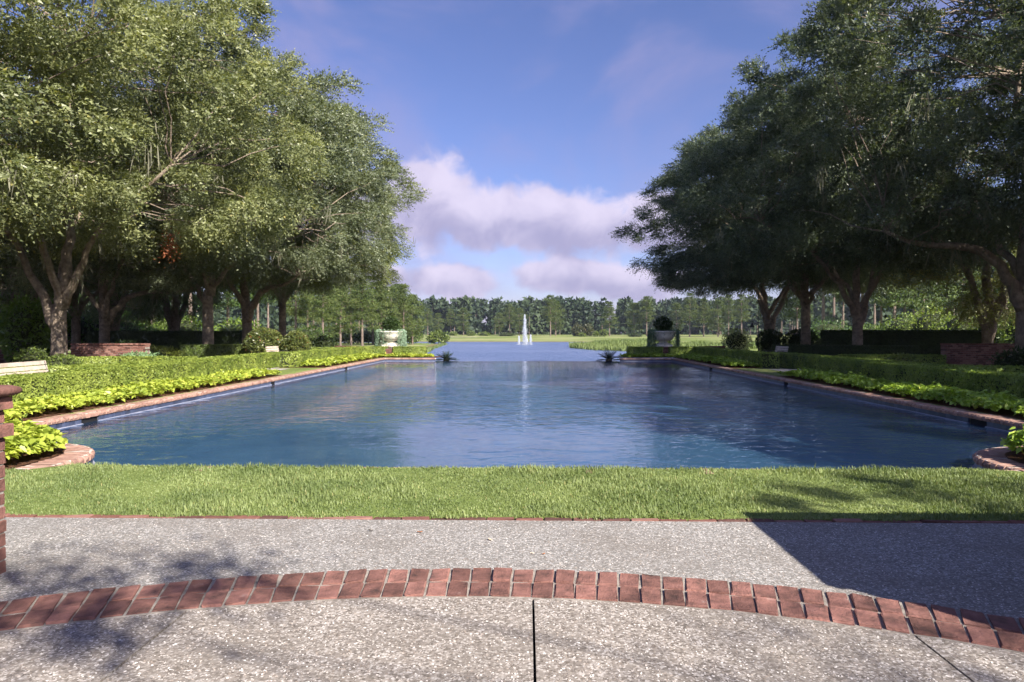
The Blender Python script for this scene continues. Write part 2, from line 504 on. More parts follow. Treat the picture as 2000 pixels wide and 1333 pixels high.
def water_mat(name, deep, ripple, dist, transparent, tint=(0.4, 0.7, 0.75), calm=(0.35, 0.65), y0=None):
    m, w = mat_new(name)
    out = w.n('ShaderNodeOutputMaterial')
    tc = w.n('ShaderNodeTexCoord')
    v = tc.outputs['Object']
    mp = w.n('ShaderNodeMapping'); w.l(v, mp.inputs[0]); mp.inputs['Scale'].default_value = (0.75, 1.25, 1); mp.inputs['Rotation'].default_value = (0, 0, 0.12)
    a = w.noise(mp.outputs[0], ripple, 2.5, 0.55, 0.8)
    b2 = w.noise(mp.outputs[0], ripple * 2.7, 2.0, 0.5, 0.5)
    h = w.m('ADD', a, w.m('MULTIPLY', b2, 0.35))
    gust = w.smooth(w.noise(v, 0.11 if transparent else 0.02, 3.0, 0.5), calm[0], calm[1], 0.22, 1.0)
    if y0:
        sp = w.n('ShaderNodeSeparateXYZ'); w.l(v, sp.inputs[0])
        zone = w.m('MULTIPLY', w.smooth(sp.outputs[1], y0[0], y0[1]), w.smooth(sp.outputs[1], y0[3], y0[2]))
        zone = w.m('ADD', w.m('MULTIPLY', zone, 0.85), 0.15)
        gust = w.m('MULTIPLY', gust, zone)
    bp = w.n('ShaderNodeBump'); bp.inputs['Strength'].default_value = 1.0; bp.inputs['Distance'].default_value = dist
    w.l(w.m('MULTIPLY', h, gust), bp.inputs['Height'])
    fr = w.n('ShaderNodeFresnel'); fr.inputs[0].default_value = 1.333; w.l(bp.outputs[0], fr.inputs['Normal'])
    gl = w.n('ShaderNodeBsdfGlossy'); gl.inputs['Roughness'].default_value = 0.03 if transparent else 0.3; w.l(bp.outputs[0], gl.inputs['Normal'])
    gl.inputs[0].default_value = (0.92, 0.94, 1, 1)
    if transparent:
        tr = w.n('ShaderNodeBsdfTransparent'); tr.inputs[0].default_value = (*tint, 1)
        di = w.n('ShaderNodeBsdfDiffuse'); di.inputs[0].default_value = (*deep, 1)
        body = w.n('ShaderNodeMixShader'); body.inputs[0].default_value = 0.20
        w.l(tr.outputs[0], body.inputs[1]); w.l(di.outputs[0], body.inputs[2])
        body = body.outputs[0]
    else:
        di = w.n('ShaderNodeBsdfDiffuse'); di.inputs[0].default_value = (*deep, 1); body = di.outputs[0]
    # light leaving the water from below is not bent here, so it must not meet total reflection either
    geo = w.n('ShaderNodeNewGeometry')
    bf = geo.outputs['Backfacing']
    fac = w.m('ADD', w.m('MULTIPLY', fr.outputs[0], w.m('SUBTRACT', 1.0, bf)), w.m('MULTIPLY', bf, 0.05))
    ms = w.n('ShaderNodeMixShader')
    w.l(fac, ms.inputs[0]); w.l(body, ms.inputs[1]); w.l(gl.outputs[0], ms.inputs[2])
    w.l(ms.outputs[0], out.inputs[0])
    return m


M['turf'] = ground_mat()
M['agg_near'] = aggregate_mat('coarse_shell_aggregate', 85.0, [(0.0, (0.09, 0.075, 0.06)), (0.35, (0.20, 0.172, 0.148)), (0.7, (0.31, 0.275, 0.242)), (0.95, (0.48, 0.445, 0.41))], 0.7)
M['agg_far'] = aggregate_mat('fine_shell_aggregate', 95.0, [(0.0, (0.10, 0.097, 0.092)), (0.4, (0.205, 0.20, 0.19)), (0.75, (0.32, 0.31, 0.298)), (0.95, (0.50, 0.485, 0.47))], 0.7)
M['flake'] = island_mat('shell_flakes', [(0.1, (0.15, 0.12, 0.095)), (0.45, (0.34, 0.29, 0.25)), (0.8, (0.64, 0.60, 0.56))], 0.7, 0.2, 200.0, 0.001, 0.35, 40.0, 0.25)
M['water'] = water_mat('pool_water', (0.04, 0.085, 0.20), 2.4, 0.10, True, (0.52, 0.68, 0.82), (0.36, 0.56), (9.0, 14.5, 23.0, 31.0))
M['lake'] = water_mat('lake_water', (0.05, 0.09, 0.19), 1.3, 0.3, False, calm=(0.2, 0.7))

# ------------------------------------------------------------------ the ground: one sheet, dipping under the pool and the lake
PW = 7.3            # half width of the pool
SH = 4.80           # half width of its two shoulders
YF, YN, YB = 6.75, 8.17, 34.7   # front edge, near shoulder, far edge
WZ = -0.16          # pool water
LZ = -1.7           # lake water

LAKE = np.array([(-4.9, 35.4), (-9.4, 60), (-13.7, 88), (-16.2, 116), (-18.6, 150), (-19.4, 163), (-30, 172), (-60, 178), (-120, 184),
                 (-180, 192), (-120, 200), (-30, 201), (0, 200), (14, 199), (22, 188), (16, 160), (10, 140), (9, 127), (12, 111), (16, 106), (24, 98), (26, 80),
                 (18, 60), (9, 42), (4.9, 35.4)], float)


def poly_dist(P, poly):
    """signed distance to a polygon, negative inside"""
    d = np.full(len(P), 1e9); inside = np.zeros(len(P), bool)
    n = len(poly)
    for i in range(n):
        a, b = poly[i], poly[(i + 1) % n]
        ab = b - a; t = np.clip(((P - a) @ ab) / (ab @ ab), 0, 1)
        d = np.minimum(d, np.linalg.norm(P - (a + t[:, None] * ab), axis=1))
        cond = (a[1] > P[:, 1]) != (b[1] > P[:, 1])
        xi = a[0] + (P[:, 1] - a[1]) / (ab[1] if abs(ab[1]) > 1e-9 else 1e-9) * ab[0]
        inside ^= cond & (P[:, 0] < xi)
    return np.where(inside, -d, d)


def sstep(a, b, x):
    t = np.clip((x - a) / (b - a), 0, 1)
    return t * t * (3 - 2 * t)


def base_height(x, y):
    z = np.zeros_like(x)
    z = z - 0.10 * sstep(9.3, 9.6, np.abs(x)) * sstep(8.5, 10, y) * sstep(40, 36, y)
    z = z - 0.9 * sstep(37, 75, y) - 0.45 * sstep(75, 150, y) + 0.95 * sstep(205, 420, y)
    z = z + 0.06 * np.sin(x * .07 + 1) * np.sin(y * .05) * sstep(60, 120, y)
    return z


def terrain_height(x, y):
    z = base_height(x, y)
    P = np.stack([x, y], 1)
    d = poly_dist(P, LAKE)
    bank = np.where(d < 0, LZ - 0.25 - 0.12 * np.clip(-d, 0, 6), LZ - 0.02 + (z - LZ) * sstep(0.0, 6.0, d))
    z = np.where((d < 6) & (y > 35), np.minimum(bank, z), z)
    z = np.where((np.abs(x) < 4.9) & (y > 34.9) & (y < 36.5), np.minimum(z, -2.1), z)
    pool = (np.abs(x) < PW + .17) & (y > YF - .17) & (y < YB + .5)
    z = np.where(pool, -1.6, z)
    z = np.where((y < 6.5) & (np.abs(x) < 9), -0.08, z)
    return z


def build_ground():
    xs = np.concatenate([np.arange(-40, 40.1, 1.0), [-PW - .16, -PW - .18, PW + .16, PW + .18, -4.89, 4.89, -4.92, 4.92, -9.3, 9.3, -9.6, 9.6],
                         np.arange(-150, -40, 4.0), np.arange(41, 150, 4.0), np.arange(-480, -150, 22.0), np.arange(151, 480, 22.0)])
    ys = np.concatenate([np.arange(-60, 60.1, 1.0), [6.49, 6.51, YF - .16, YF - .18, YB + .49, YB + .51, 8.5, 34.88, 34.92],
                         np.arange(61, 215, 2.0), np.arange(216, 640, 18.0)])
    xs, ys = np.unique(np.round(xs, 3)), np.unique(np.round(ys, 3))
    X, Y = np.meshgrid(xs, ys, indexing='xy')
    Z = terrain_height(X.ravel(), Y.ravel())
    V = np.stack([X.ravel(), Y.ravel(), Z], 1)
    nx, ny = len(xs), len(ys)
    i, j = np.meshgrid(np.arange(ny - 1), np.arange(nx - 1), indexing='ij')
    a = (i * nx + j).ravel()
    Q = np.stack([a, a + 1, a + nx + 1, a + nx], 1)
    struct('ground', np_mesh('ground', V, [Q], (M['turf'],), True))


build_ground()


def sheet(name, pts, z, mat, kind='structure', thick=None):
    """flat polygon (n-gon) at height z"""
    n = len(pts)
    V = [(x, y, z) for x, y in pts]
    fs = [np.arange(n)[None]]
    if thick:
        V += [(x, y, z - thick) for x, y in pts]
        k = np.arange(n); k2 = (k + 1) % n
        fs.append(np.stack([k, k + n, k2 + n, k2], 1))
    me = np_mesh(name, np.array(V), fs, (mat,))
    o = link(name, me)
    o['kind'] = kind
    return o


# lake
lake_pts = [(-220, 34.95), (220, 34.95), (220, 215), (-220, 215)]
struct('lake_water', np_mesh('lake_water', np.array([(x, y, LZ) for x, y in lake_pts]), [np.arange(4)[None]], (M['lake'],)))

# ------------------------------------------------------------------ pool: outline, basin, water, tiles, coping


def arc(cx, cy, r, a0, a1, n):
    return [(cx + r * cos(a0 + (a1 - a0) * k / n), cy + r * sin(a0 + (a1 - a0) * k / n)) for k in range(n + 1)]


def pool_outline(off=0.0):
    """one side (right half, from the front middle to the far middle); off > 0 goes outwards"""
    rc = 1.10          # rounded noses
    pts = [(0, YF - off), (SH + off if False else SH, YF - off)]
    o = off
    # near nose: straight up at x = SH + o, then convex bed corner, along y = YN - o, concave corner, up the side
    pts = [(0.0, YF - o), (SH + o, YF - o)]
    pts += arc(SH + rc, YN - rc, rc - o, pi, pi / 2, 10)
    pts += arc(PW - 0.8, YN + 0.8, 0.8 + o, -pi / 2, 0, 8)
    pts += [(PW + o, YB + o), (SH - 0.1 - o * 0, YB + o)]
    return pts


def mirror(pts):
    return [(-x, y) for x, y in pts]


def full_outline(off=0.0):
    r = pool_outline(off)[1:]
    return r + mirror(r)[::-1]


def build_pool():
    ol = np.array(full_outline(0.0))
    n = len(ol)
    # basin walls + floor
    mb = MB()
    V = np.vstack([np.c_[ol, np.full(n, -0.27)], np.c_[ol, np.full(n, -1.15)]])
    k = np.arange(n); k2 = (k + 1) % n
    me = np_mesh('pool_basin', V, [np.stack([k, k2, k2 + n, k + n], 1), np.arange(n, 2 * n)[None]], (M['plaster'],))
    basin = struct('pool_basin', me)
    # the sill over which the far edge spills
    sill = MB().box(-SH + .1, SH - .1, YB + .001, YB + .16, -1.6, WZ - 0.012)
    for sg in (-1, 1):
        sill.box(sg * 4.2 - .52, sg * 4.2 + .52, YB + .16, YB + 1.5, -1.6, WZ - .03)
    s = link('overflow_sill', sill.mesh('overflow_sill', M['tile']), basin)
    me = np_mesh('pool_water', np.c_[ol, np.full(n, WZ)], [np.arange(n)[None]], (M['water'],))
    struct('pool_water', me)
    return basin


POOL = build_pool()


def walk(pts, step):
    """points every step along a polyline: position, tangent"""
    P = np.array(pts, float)
    seg = np.diff(P, axis=0); L = np.linalg.norm(seg, axis=1); cum = np.r_[0, np.cumsum(L)]
    n = int(cum[-1] / step)
    s = (np.arange(n) + .5) * cum[-1] / n
    i = np.clip(np.searchsorted(cum, s) - 1, 0, len(L) - 1)
    t = (s - cum[i]) / L[i]
    return P[i] + seg[i] * t[:, None], seg[i] / L[i][:, None], cum[-1] / n


def bevel_box(lx, ly, lz, b=0.006, r=None, jit=0.0):
    """brick centred in x and y, top at z = 0; chamfered upper edges, a little uneven"""
    x, y = lx / 2, ly / 2
    V = [(-x, -y, -lz), (x, -y, -lz), (x, y, -lz), (-x, y, -lz),
         (-x, -y, -b), (x, -y, -b), (x, y, -b), (-x, y, -b),
         (-x + b, -y + b, 0), (x - b, -y + b, 0), (x - b, y - b, 0), (-x + b, y - b, 0)]
    V = np.array(V)
    if r is not None and jit: V[4:] += r.normal(size=(8, 3)) * jit
    Q = [(0, 1, 5, 4), (1, 2, 6, 5), (2, 3, 7, 6), (3, 0, 4, 7), (4, 5, 9, 8), (5, 6, 10, 9), (6, 7, 11, 10), (7, 4, 8, 11), (8, 9, 10, 11)]
    return V, Q


def nose_brick(w, d, h, r=None, jit=0.0):
    """coping brick: width w along the edge, depth d (local +y is the water side), rounded front"""
    prof = [(-d / 2, -h), (-d / 2, 0), (d / 2 - 0.05, 0), (d / 2 - 0.02, -0.008), (d / 2 - 0.004, -0.026), (d / 2, -0.045), (d / 2 - 0.006, -h)]
    k = len(prof)
    V = np.array([(-w / 2, y, z) for y, z in prof] + [(w / 2, y, z) for y, z in prof])
    if r is not None and jit: V += r.normal(size=V.shape) * jit
    Q = [(i, (i + 1) % k, (i + 1) % k + k, i + k) for i in range(k)]
    # ends
    E = [(0, 1, 2, 6), (2, 3, 4, 6)]
    T = [(4, 5, 6)]
    Q += [tuple(reversed(e)) for e in E] + [tuple(x + k for x in e) for e in E]
    T2 = [tuple(reversed(t)) for t in T] + [tuple(x + k for x in t) for t in T]
    return V, Q, T2


def xform(V, ang, p):
    c, s = cos(ang), sin(ang)
    R = np.array([[c, -s, 0], [s, c, 0], [0, 0, 1]])
    return V @ R.T + np.array(p)


def build_coping():
    r = np.random.default_rng(3)
    CH = 0.075
    variants = []
    for k in range(6):
        V, Q, T = nose_brick(0.086, 0.30, CH, r, 0.0022)
        variants.append(MB().add(V, Q, T).mesh('coping_brick', M['coping']))
    root = thing('pool_coping', 'rounded brick coping running all round the pool edge', 'coping')
    far = MB(); bed = MB()
    for sgn in (1, -1):
        pts = pool_outline(0.15 - 0.035)
        pts = pts if sgn == 1 else mirror(pts)
        P, Tn, st = walk(pts, 0.104)
        for p, t in zip(P, Tn):
            inn = np.array([-t[1], t[0]]) * sgn         # towards the water
            ang = atan2(inn[1], inn[0]) - pi / 2
            z = 0.0 + r.normal() * 0.002
            near = p[1] < 17.5 and p[1] > 6.9
            if near:
                o = link('brick', variants[r.integers(6)], root, (p[0], p[1], z), ang + r.normal() * .012)
            else:
                V, Q, T = nose_brick(0.087, 0.30, CH, r, 0.002)
                far.add(xform(V, ang, (p[0], p[1], z)), Q, T)
            V, Q = bevel_box(st * 1.25, 0.262, 0.06, 0.003)
            bed.add(xform(V, ang, (p[0], p[1], -0.0035)) - np.array([*inn * 0.012, 0]), Q)
    tag(link('brick_courses', far.mesh('brick_courses', M['coping_far']), root), kind='stuff')
    link('mortar_bed', bed.mesh('mortar_bed', M['pale_mortar']), root)
    return root


COPING = build_coping()


def build_tiles():
    """band of slate-blue waterline tiles under the coping, a pale ledge below it, dark skimmer mouths"""
    r = np.random.default_rng(4)
    V, Q = bevel_box(0.148, 0.012, 0.125, 0.002)
    tile_me = MB().add(V, Q).mesh('waterline_tile', M['tile'])
    far = MB(); back = MB(); led = MB()
    skim = [11.2, 19.4, 27.3]
    for sgn in (1, -1):
        pts = pool_outline(0.0)
        pts = pts if sgn == 1 else mirror(pts)
        P, Tn, st = walk(pts, 0.153)
        for p, t in zip(P, Tn):
            inn = np.array([-t[1], t[0]]) * sgn
            ang = atan2(inn[1], inn[0]) - pi / 2
            on_side = abs(abs(p[0]) - PW) < .01
            if on_side and any(abs(p[1] - s) < .21 for s in skim): continue
            q = p + inn * 0.007
            if on_side and p[1] < 15:
                link('tile', tile_me, POOL, (q[0], q[1], -0.077), ang)
            else:
                Vt, Qt = bevel_box(0.148, 0.012, 0.125, 0.002)
                far.add(xform(Vt, ang, (q[0], q[1], -0.077)), Qt)
            Vb, Qb = bevel_box(st * 1.1, 0.02, 0.21, 0.002)
            back.add(xform(Vb, ang, (*(p - inn * .009), -0.076)), Qb)
            Vl, Ql = bevel_box(st * 1.1, 0.05, 0.03, 0.01)
            led.add(xform(Vl, ang, (*(p + inn * .02), -0.154)), Ql)
        for s in skim:
            box = MB().box(-.005, .25, -.2, .2, -0.30, -0.078)  # solid block; its near-black colour stands for shade inside the opening
            o = link('skimmer_mouth', box.mesh('skimmer_mouth', M['near_black']), POOL, (sgn * (PW + .008), s, 0), 0 if sgn == 1 else pi)
    tag(link('tile_courses', far.mesh('tile_courses', M['tile']), POOL), kind='stuff')
    link('grout_bed', back.mesh('grout_bed', M['grout']), POOL)
    link('waterline_ledge', led.mesh('waterline_ledge', M['ledge']), POOL)


build_tiles()

# ------------------------------------------------------------------ terrace: landing, brick arc, lower patio, edging, lawn strip
ARC_C = (-0.25, -1.77); ARC_R = 5.60; ARC_W = 0.395


def build_terrace():
    r = np.random.default_rng(8)
    # lower patio, from the arc to the lawn
    a0, a1 = radians(38), radians(142)
    outer = arc(ARC_C[0], ARC_C[1], ARC_R + .002, a1, a0, 60)
    pts = [(-7.5, outer[0][1])] + outer + [(7.5, outer[-1][1]), (7.5, 4.86), (-7.5, 4.86)]
    patio = sheet('patio_paving', pts, 0.0, M['agg_far'], thick=0.12)
    # near landing slabs, separated by open joints
    joints = [-6.0, -3.31, -1.640, 0.030, 1.715, 3.39, 6.0]
    ri = ARC_R - ARC_W - .004
    slabs = link('landing_paving', None); slabs['kind'] = 'structure'
    for a, b in zip(joints[:-1], joints[1:]):
        g = 0.0055
        xs = np.linspace(a + g, b - g, 24)
        ys = [ARC_C[1] + sqrt(max(ri ** 2 - (x - ARC_C[0]) ** 2, 0.01)) for x in xs]
        poly = [(a + g, -3.0)] + [(b - g, -3.0)] + [(x, y) for x, y in zip(xs[::-1], ys[::-1])]
        # slightly wavering joint edges
        n = len(poly)
        V = np.array([(x, y, 0.004) for x, y in poly] + [(x, y, -0.1) for x, y in poly])
        k = np.arange(n); k2 = (k + 1) % n
        link('slab', np_mesh('slab', V, [np.arange(n)[None], np.stack([k, k + n, k2 + n, k2], 1)], (M['agg_near'],)), slabs)
    under = MB().box(-7, 7, -3.2, 4.9, -0.16, -0.06)
    link('joint_bed', under.mesh('joint_bed', M['near_black']), slabs)
    # arc of two brick rows
    border = thing('brick_border', 'curved double row of red bricks between the two pavings', 'brick border')
    border['kind'] = 'structure'
    vs = []
    for k in range(10):
        V, Q = bevel_box(0.099, 0.180, 0.09, 0.0035, r, 0.003)
        vs.append(MB().add(V, Q).mesh('border_brick', M['brick']))
    step = 0.1165
    nb = int(ARC_R * radians(104) / step)
    for i in range(nb):
        th = radians(142) - (i + .5) * radians(104) / nb
        for rr in (ARC_R - 0.096, ARC_R - ARC_W + 0.096):
            c = (ARC_C[0] + rr * cos(th), ARC_C[1] + rr * sin(th))
            if abs(c[0]) > 3.2: continue
            link('brick', vs[r.integers(10)], border, (c[0], c[1], 0.0155 + r.normal() * .0016), th - pi / 2 + r.normal() * .012)
    # mortar ring
    th = np.linspace(radians(142), radians(38), 80)
    ring = []
    for rr in (ARC_R - ARC_W - .003, ARC_R + .003):
        ring.append(np.stack([ARC_C[0] + rr * np.cos(th), ARC_C[1] + rr * np.sin(th), np.full(80, 0.006)], 1))
    V = np.vstack(ring); k = np.arange(79)
    V2 = V.copy(); V2[:, 2] = -0.05
    Q = np.vstack([np.stack([k, k + 80, k + 81, k + 1], 1), np.stack([k, k + 1, k + 161, k + 160], 1), np.stack([k + 80, k + 240, k + 241, k + 81], 1)])
    link('mortar', np_mesh('mortar', np.vstack([V, V2]), [Q], (M['mortar'],)), border)
    # shell flakes proud of the paving
    def flakes(name, parent, n, region, size, z):
        P = []
        while sum(map(len, P)) < n:
            q = np.c_[r.uniform(-3.3, 3.0, n), r.uniform(2.2, 4.86, n)]
            P.append(q[region(q)])
        P = np.vstack(P)[:n]
        th = r.uniform(0, 2 * pi, n); s = size * r.uniform(.5, 1.35, n); el = r.uniform(.4, .9, n)
        tilt = r.normal(size=(n, 2)) * .30
        V = np.zeros((n, 5, 3))
        for k in range(5):
            a = th + k * 2 * pi / 5 + r.normal(size=n) * .25
            dx = s * np.cos(a - th); dy = s * el * np.sin(a - th)
            x = dx * np.cos(th) - dy * np.sin(th); y = dx * np.sin(th) + dy * np.cos(th)
            V[:, k, 0] = P[:, 0] + x; V[:, k, 1] = P[:, 1] + y
            V[:, k, 2] = z + 0.0008 + (x * tilt[:, 0] + y * tilt[:, 1]) * .5
        tag(link(name, np_mesh(name, V.reshape(-1, 3), [np.arange(n * 5).reshape(n, 5)], (M['flake'],)), parent), kind='stuff')
    rad = lambda q: np.hypot(q[:, 0] - ARC_C[0], q[:, 1] - ARC_C[1])
    jt = lambda q: np.min(np.abs(q[:, 0:1] - np.array(joints)[None]), 1) > 0.016
    flakes('shell_aggregate', slabs, 20000, lambda q: (rad(q) < ri - .01) & jt(q), 0.0056, 0.004)
    flakes('shell_aggregate', patio, 14000, lambda q: (rad(q) > ARC_R + .01) & (q[:, 1] < 4.85), 0.0055, 0.0)
    # thin brick edging towards the lawn
    edge = link('lawn_edging', None); edge['kind'] = 'structure'
    e = MB()
    x = -7.4
    while x < 7.4:
        V, Q = bevel_box(0.196, 0.06, 0.1, 0.005, r, 0.003)
        e.add(xform(V, 0, (x, 4.895, 0.004 + r.normal() * .003)), Q)
        x += 0.206
    tag(link('brick_course', e.mesh('brick_course', M['brick_far']), edge), kind='stuff')
    # lawn strip: soil sheet and blades
    lawn = sheet('lawn_strip', [(-7.5, 4.93), (7.5, 4.93), (4.95, 6.49), (4.7, 6.70), (-4.7, 6.70), (-4.95, 6.49)], 0.004, M['turf'], thick=0.1)
    n = 95000
    B = np.c_[r.uniform(-5.7, 5.5, n), r.uniform(4.915, 6.72, n)]
    B[:, 1] = np.where(B[:, 1] < 4.99, B[:, 1] + .03 * np.sin(B[:, 0] * 9) * np.sin(B[:, 0] * 3.1) - .012, B[:, 1])
    hz = 0.034 + 0.012 * np.sin(B[:, 0] * 2.1 + np.sin(B[:, 1] * 3)) + 0.008 * np.sin(B[:, 0] * 7.3 + B[:, 1] * 5)
    H = hz * r.uniform(.45, 1.1, n)
    tall = r.random(n) < .004
    H[tall] *= r.uniform(1.4, 2.0, tall.sum())
    th = r.uniform(0, 2 * pi, n); lean = r.uniform(.1, .85, n)
    W = r.uniform(.0022, .0046, n)
    dx, dy = np.cos(th), np.sin(th); sx, sy = -dy, dx
    z0 = np.full(n, 0.002); H = H * (1 + .25 * sstep(6.3, 6.6, B[:, 1])); B[:, 0] = np.where((B[:, 1] > 6.46) & (np.abs(B[:, 0]) > 4.65), B[:, 0] * .8, B[:, 0])
    V = np.zeros((n, 5, 3))
    mid = 0.55
    for k, (t, wd) in enumerate(((0, 1), (0, -1), (mid, .8), (mid, -.8), (1, 0))):
        out = H * lean * t ** 1.8
        V[:, k, 0] = B[:, 0] + dx * out + sx * W * wd
        V[:, k, 1] = B[:, 1] + dy * out + sy * W * wd
        V[:, k, 2] = z0 + H * t * (1 - .25 * lean * t)
    base = np.arange(n)[:, None] * 5
    Q = base + np.array([[0, 1, 3, 2]]); T = base + np.array([[2, 3, 4]])
    g = link('grass', np_mesh('grass', V.reshape(-1, 3), [Q, T], (M['grass'],)))
    tag(g, 'mown grass strip between the patio and the pool', 'grass', kind='stuff')


build_terrace()

# fallen leaves lying on the patio
def fallen(x, y, rz, s, label, mat, lobes=False):
    V = np.array([(0, -1, 0.1), (.32, -.55, .25), (.42, 0, .1), (.25, .6, .3), (0, 1.05, .15), (-.25, .6, .32), (-.42, 0, .12), (-.32, -.55, .2), (0, 0, 0)]) * s
    T = [(8, k, (k + 1) % 8) for k in range(8)]
    me = MB().add(V, None, T).mesh('fallen_leaf', mat)
    tag(link('fallen_leaf', me, None, (x, y, 0.006), rz), label, 'leaf', 'dead leaves on the patio')


M['deadleaf'] = rough_mat('brown_leaf', [(0.3, (0.16, 0.06, 0.025)), (0.7, (0.36, 0.14, 0.05))], 30.0, 0.7, 0.2)
M['darkleaf'] = rough_mat('dark_leaf', [(0.3, (0.025, 0.02, 0.012)), (0.7, (0.06, 0.05, 0.03))], 30.0, 0.7, 0.2)
M['paleleaf'] = rough_mat('pale_leaf', [(0.3, (0.55, 0.42, 0.28)), (0.7, (0.70, 0.58, 0.42))], 30.0, 0.7, 0.2)
fallen(-1.06, 4.57, 1.2, .022, 'small dark leaf lying on the fine paving near the lawn', M['darkleaf'])
fallen(-0.72, 4.54, 1.7, .022, 'small orange brown leaf on the fine paving near the lawn', M['deadleaf'])
fallen(-0.24, 4.39, 0.7, .022, 'pale tan leaf on the fine paving, alone in the middle', M['paleleaf'])
fallen(0.03, 4.12, 1.9, .016, 'tiny pale leaf just beyond the middle of the brick border', M['paleleaf'])
fallen(0.10, 4.11, 2.5, .016, 'tiny brown leaf just beyond the middle of the brick border', M['deadleaf'])

# ------------------------------------------------------------------ brickwork: piers and walls


def brick_wall_mesh(L, H, T, r, bl=0.194, bh=0.064, joint=0.011):
    """running bond, along x from 0 to L, thickness T in y, height H; bricks proud of a mortar core"""
    b = MB(); row = 0; z = 0.0
    while z + bh <= H + 1e-6:
        x = -(bl / 2 + joint / 2) * (row % 2)
        while x < L - .02:
            x0, x1 = max(x, 0), min(x + bl, L)
            if x1 - x0 > .03:
                j = r.normal(size=3) * .0025
                b.box(x0, x1, j[0] - .002, T + .002 + j[1], z, z + bh)
            x += bl + joint
        z += bh + joint; row += 1
    core = MB().box(.006, L - .006, .008, T - .008, 0, z - joint + .004)
    return b, core, z


def brick_block(o, L, D, H, r):
    """solid block of brickwork: four faces in running bond, mortar core, brick-paved cap"""
    allb = MB()
    z = 0
    for ang, off, ln in ((0, (0.0, 0.0), L), (pi / 2, (L, 0.0), D), (pi, (L, D), L), (-pi / 2, (0.0, D), D)):
        b, _, z = brick_wall_mesh(ln, H, 0.098, r)
        V = np.vstack(b.v)
        V[:, 2] += 0.0015 * (1 if ang in (0, pi) else 0)
        k = 0.002 if ang in (0, pi) else 0.0
        allb.add(xform(V, ang, (off[0], off[1], k)), np.vstack(b.q))
    p = tag(link('brick_courses', allb.mesh('brick_courses', M['brick_far']), o), kind='stuff')
    link('mortar_core', MB().box(.007, L - .007, .007, D - .007, 0, z - .004).mesh('mortar_core', M['mortar']), o)
    c = MB(); row = 0; y = -.03
    while y < D + .02:
        x = -.03 - .1 * (row % 2)
        while x < L + .02:
            x0, x1 = max(x, -.03), min(x + .194, L + .03)
            if x1 - x0 > .03: c.box(x0, x1, y, min(y + .094, D + .03), z + r.normal() * .001, z + .06 + r.normal() * .002)
            x += .204
        y += .104; row += 1
    tag(link('cap_courses', c.mesh('cap_courses', M['brick_far']), o), kind='stuff')
    return z + .06


def garden_wall(name, label, p0, p1, H, base=-0.1, group='low brick garden walls'):
    r = np.random.default_rng(abs(hash(label)) % 1000 if False else int(abs(p0[0] * 100)))
    d = np.array(p1, float) - np.array(p0, float); L = float(np.hypot(*d))
    o = thing(name, label, 'wall', (p0[0], p0[1], base), atan2(d[1], d[0]), group)
    b, core, z = brick_wall_mesh(L, H - .07, 0.30, r)
    tag(link('brick_courses', b.mesh('brick_courses', M['brick_far']), o), kind='stuff')
    link('mortar_core', core.mesh('mortar_core', M['mortar']), o)
    c = MB(); x = 0
    while x < L:
        c.box(x, min(x + .098, L), -.04 + r.normal() * .003, .34, z, z + .065 + r.normal() * .002); x += .108
    tag(link('cap_courses', c.mesh('cap_courses', M['brick_far']), o), kind='stuff')
    return o


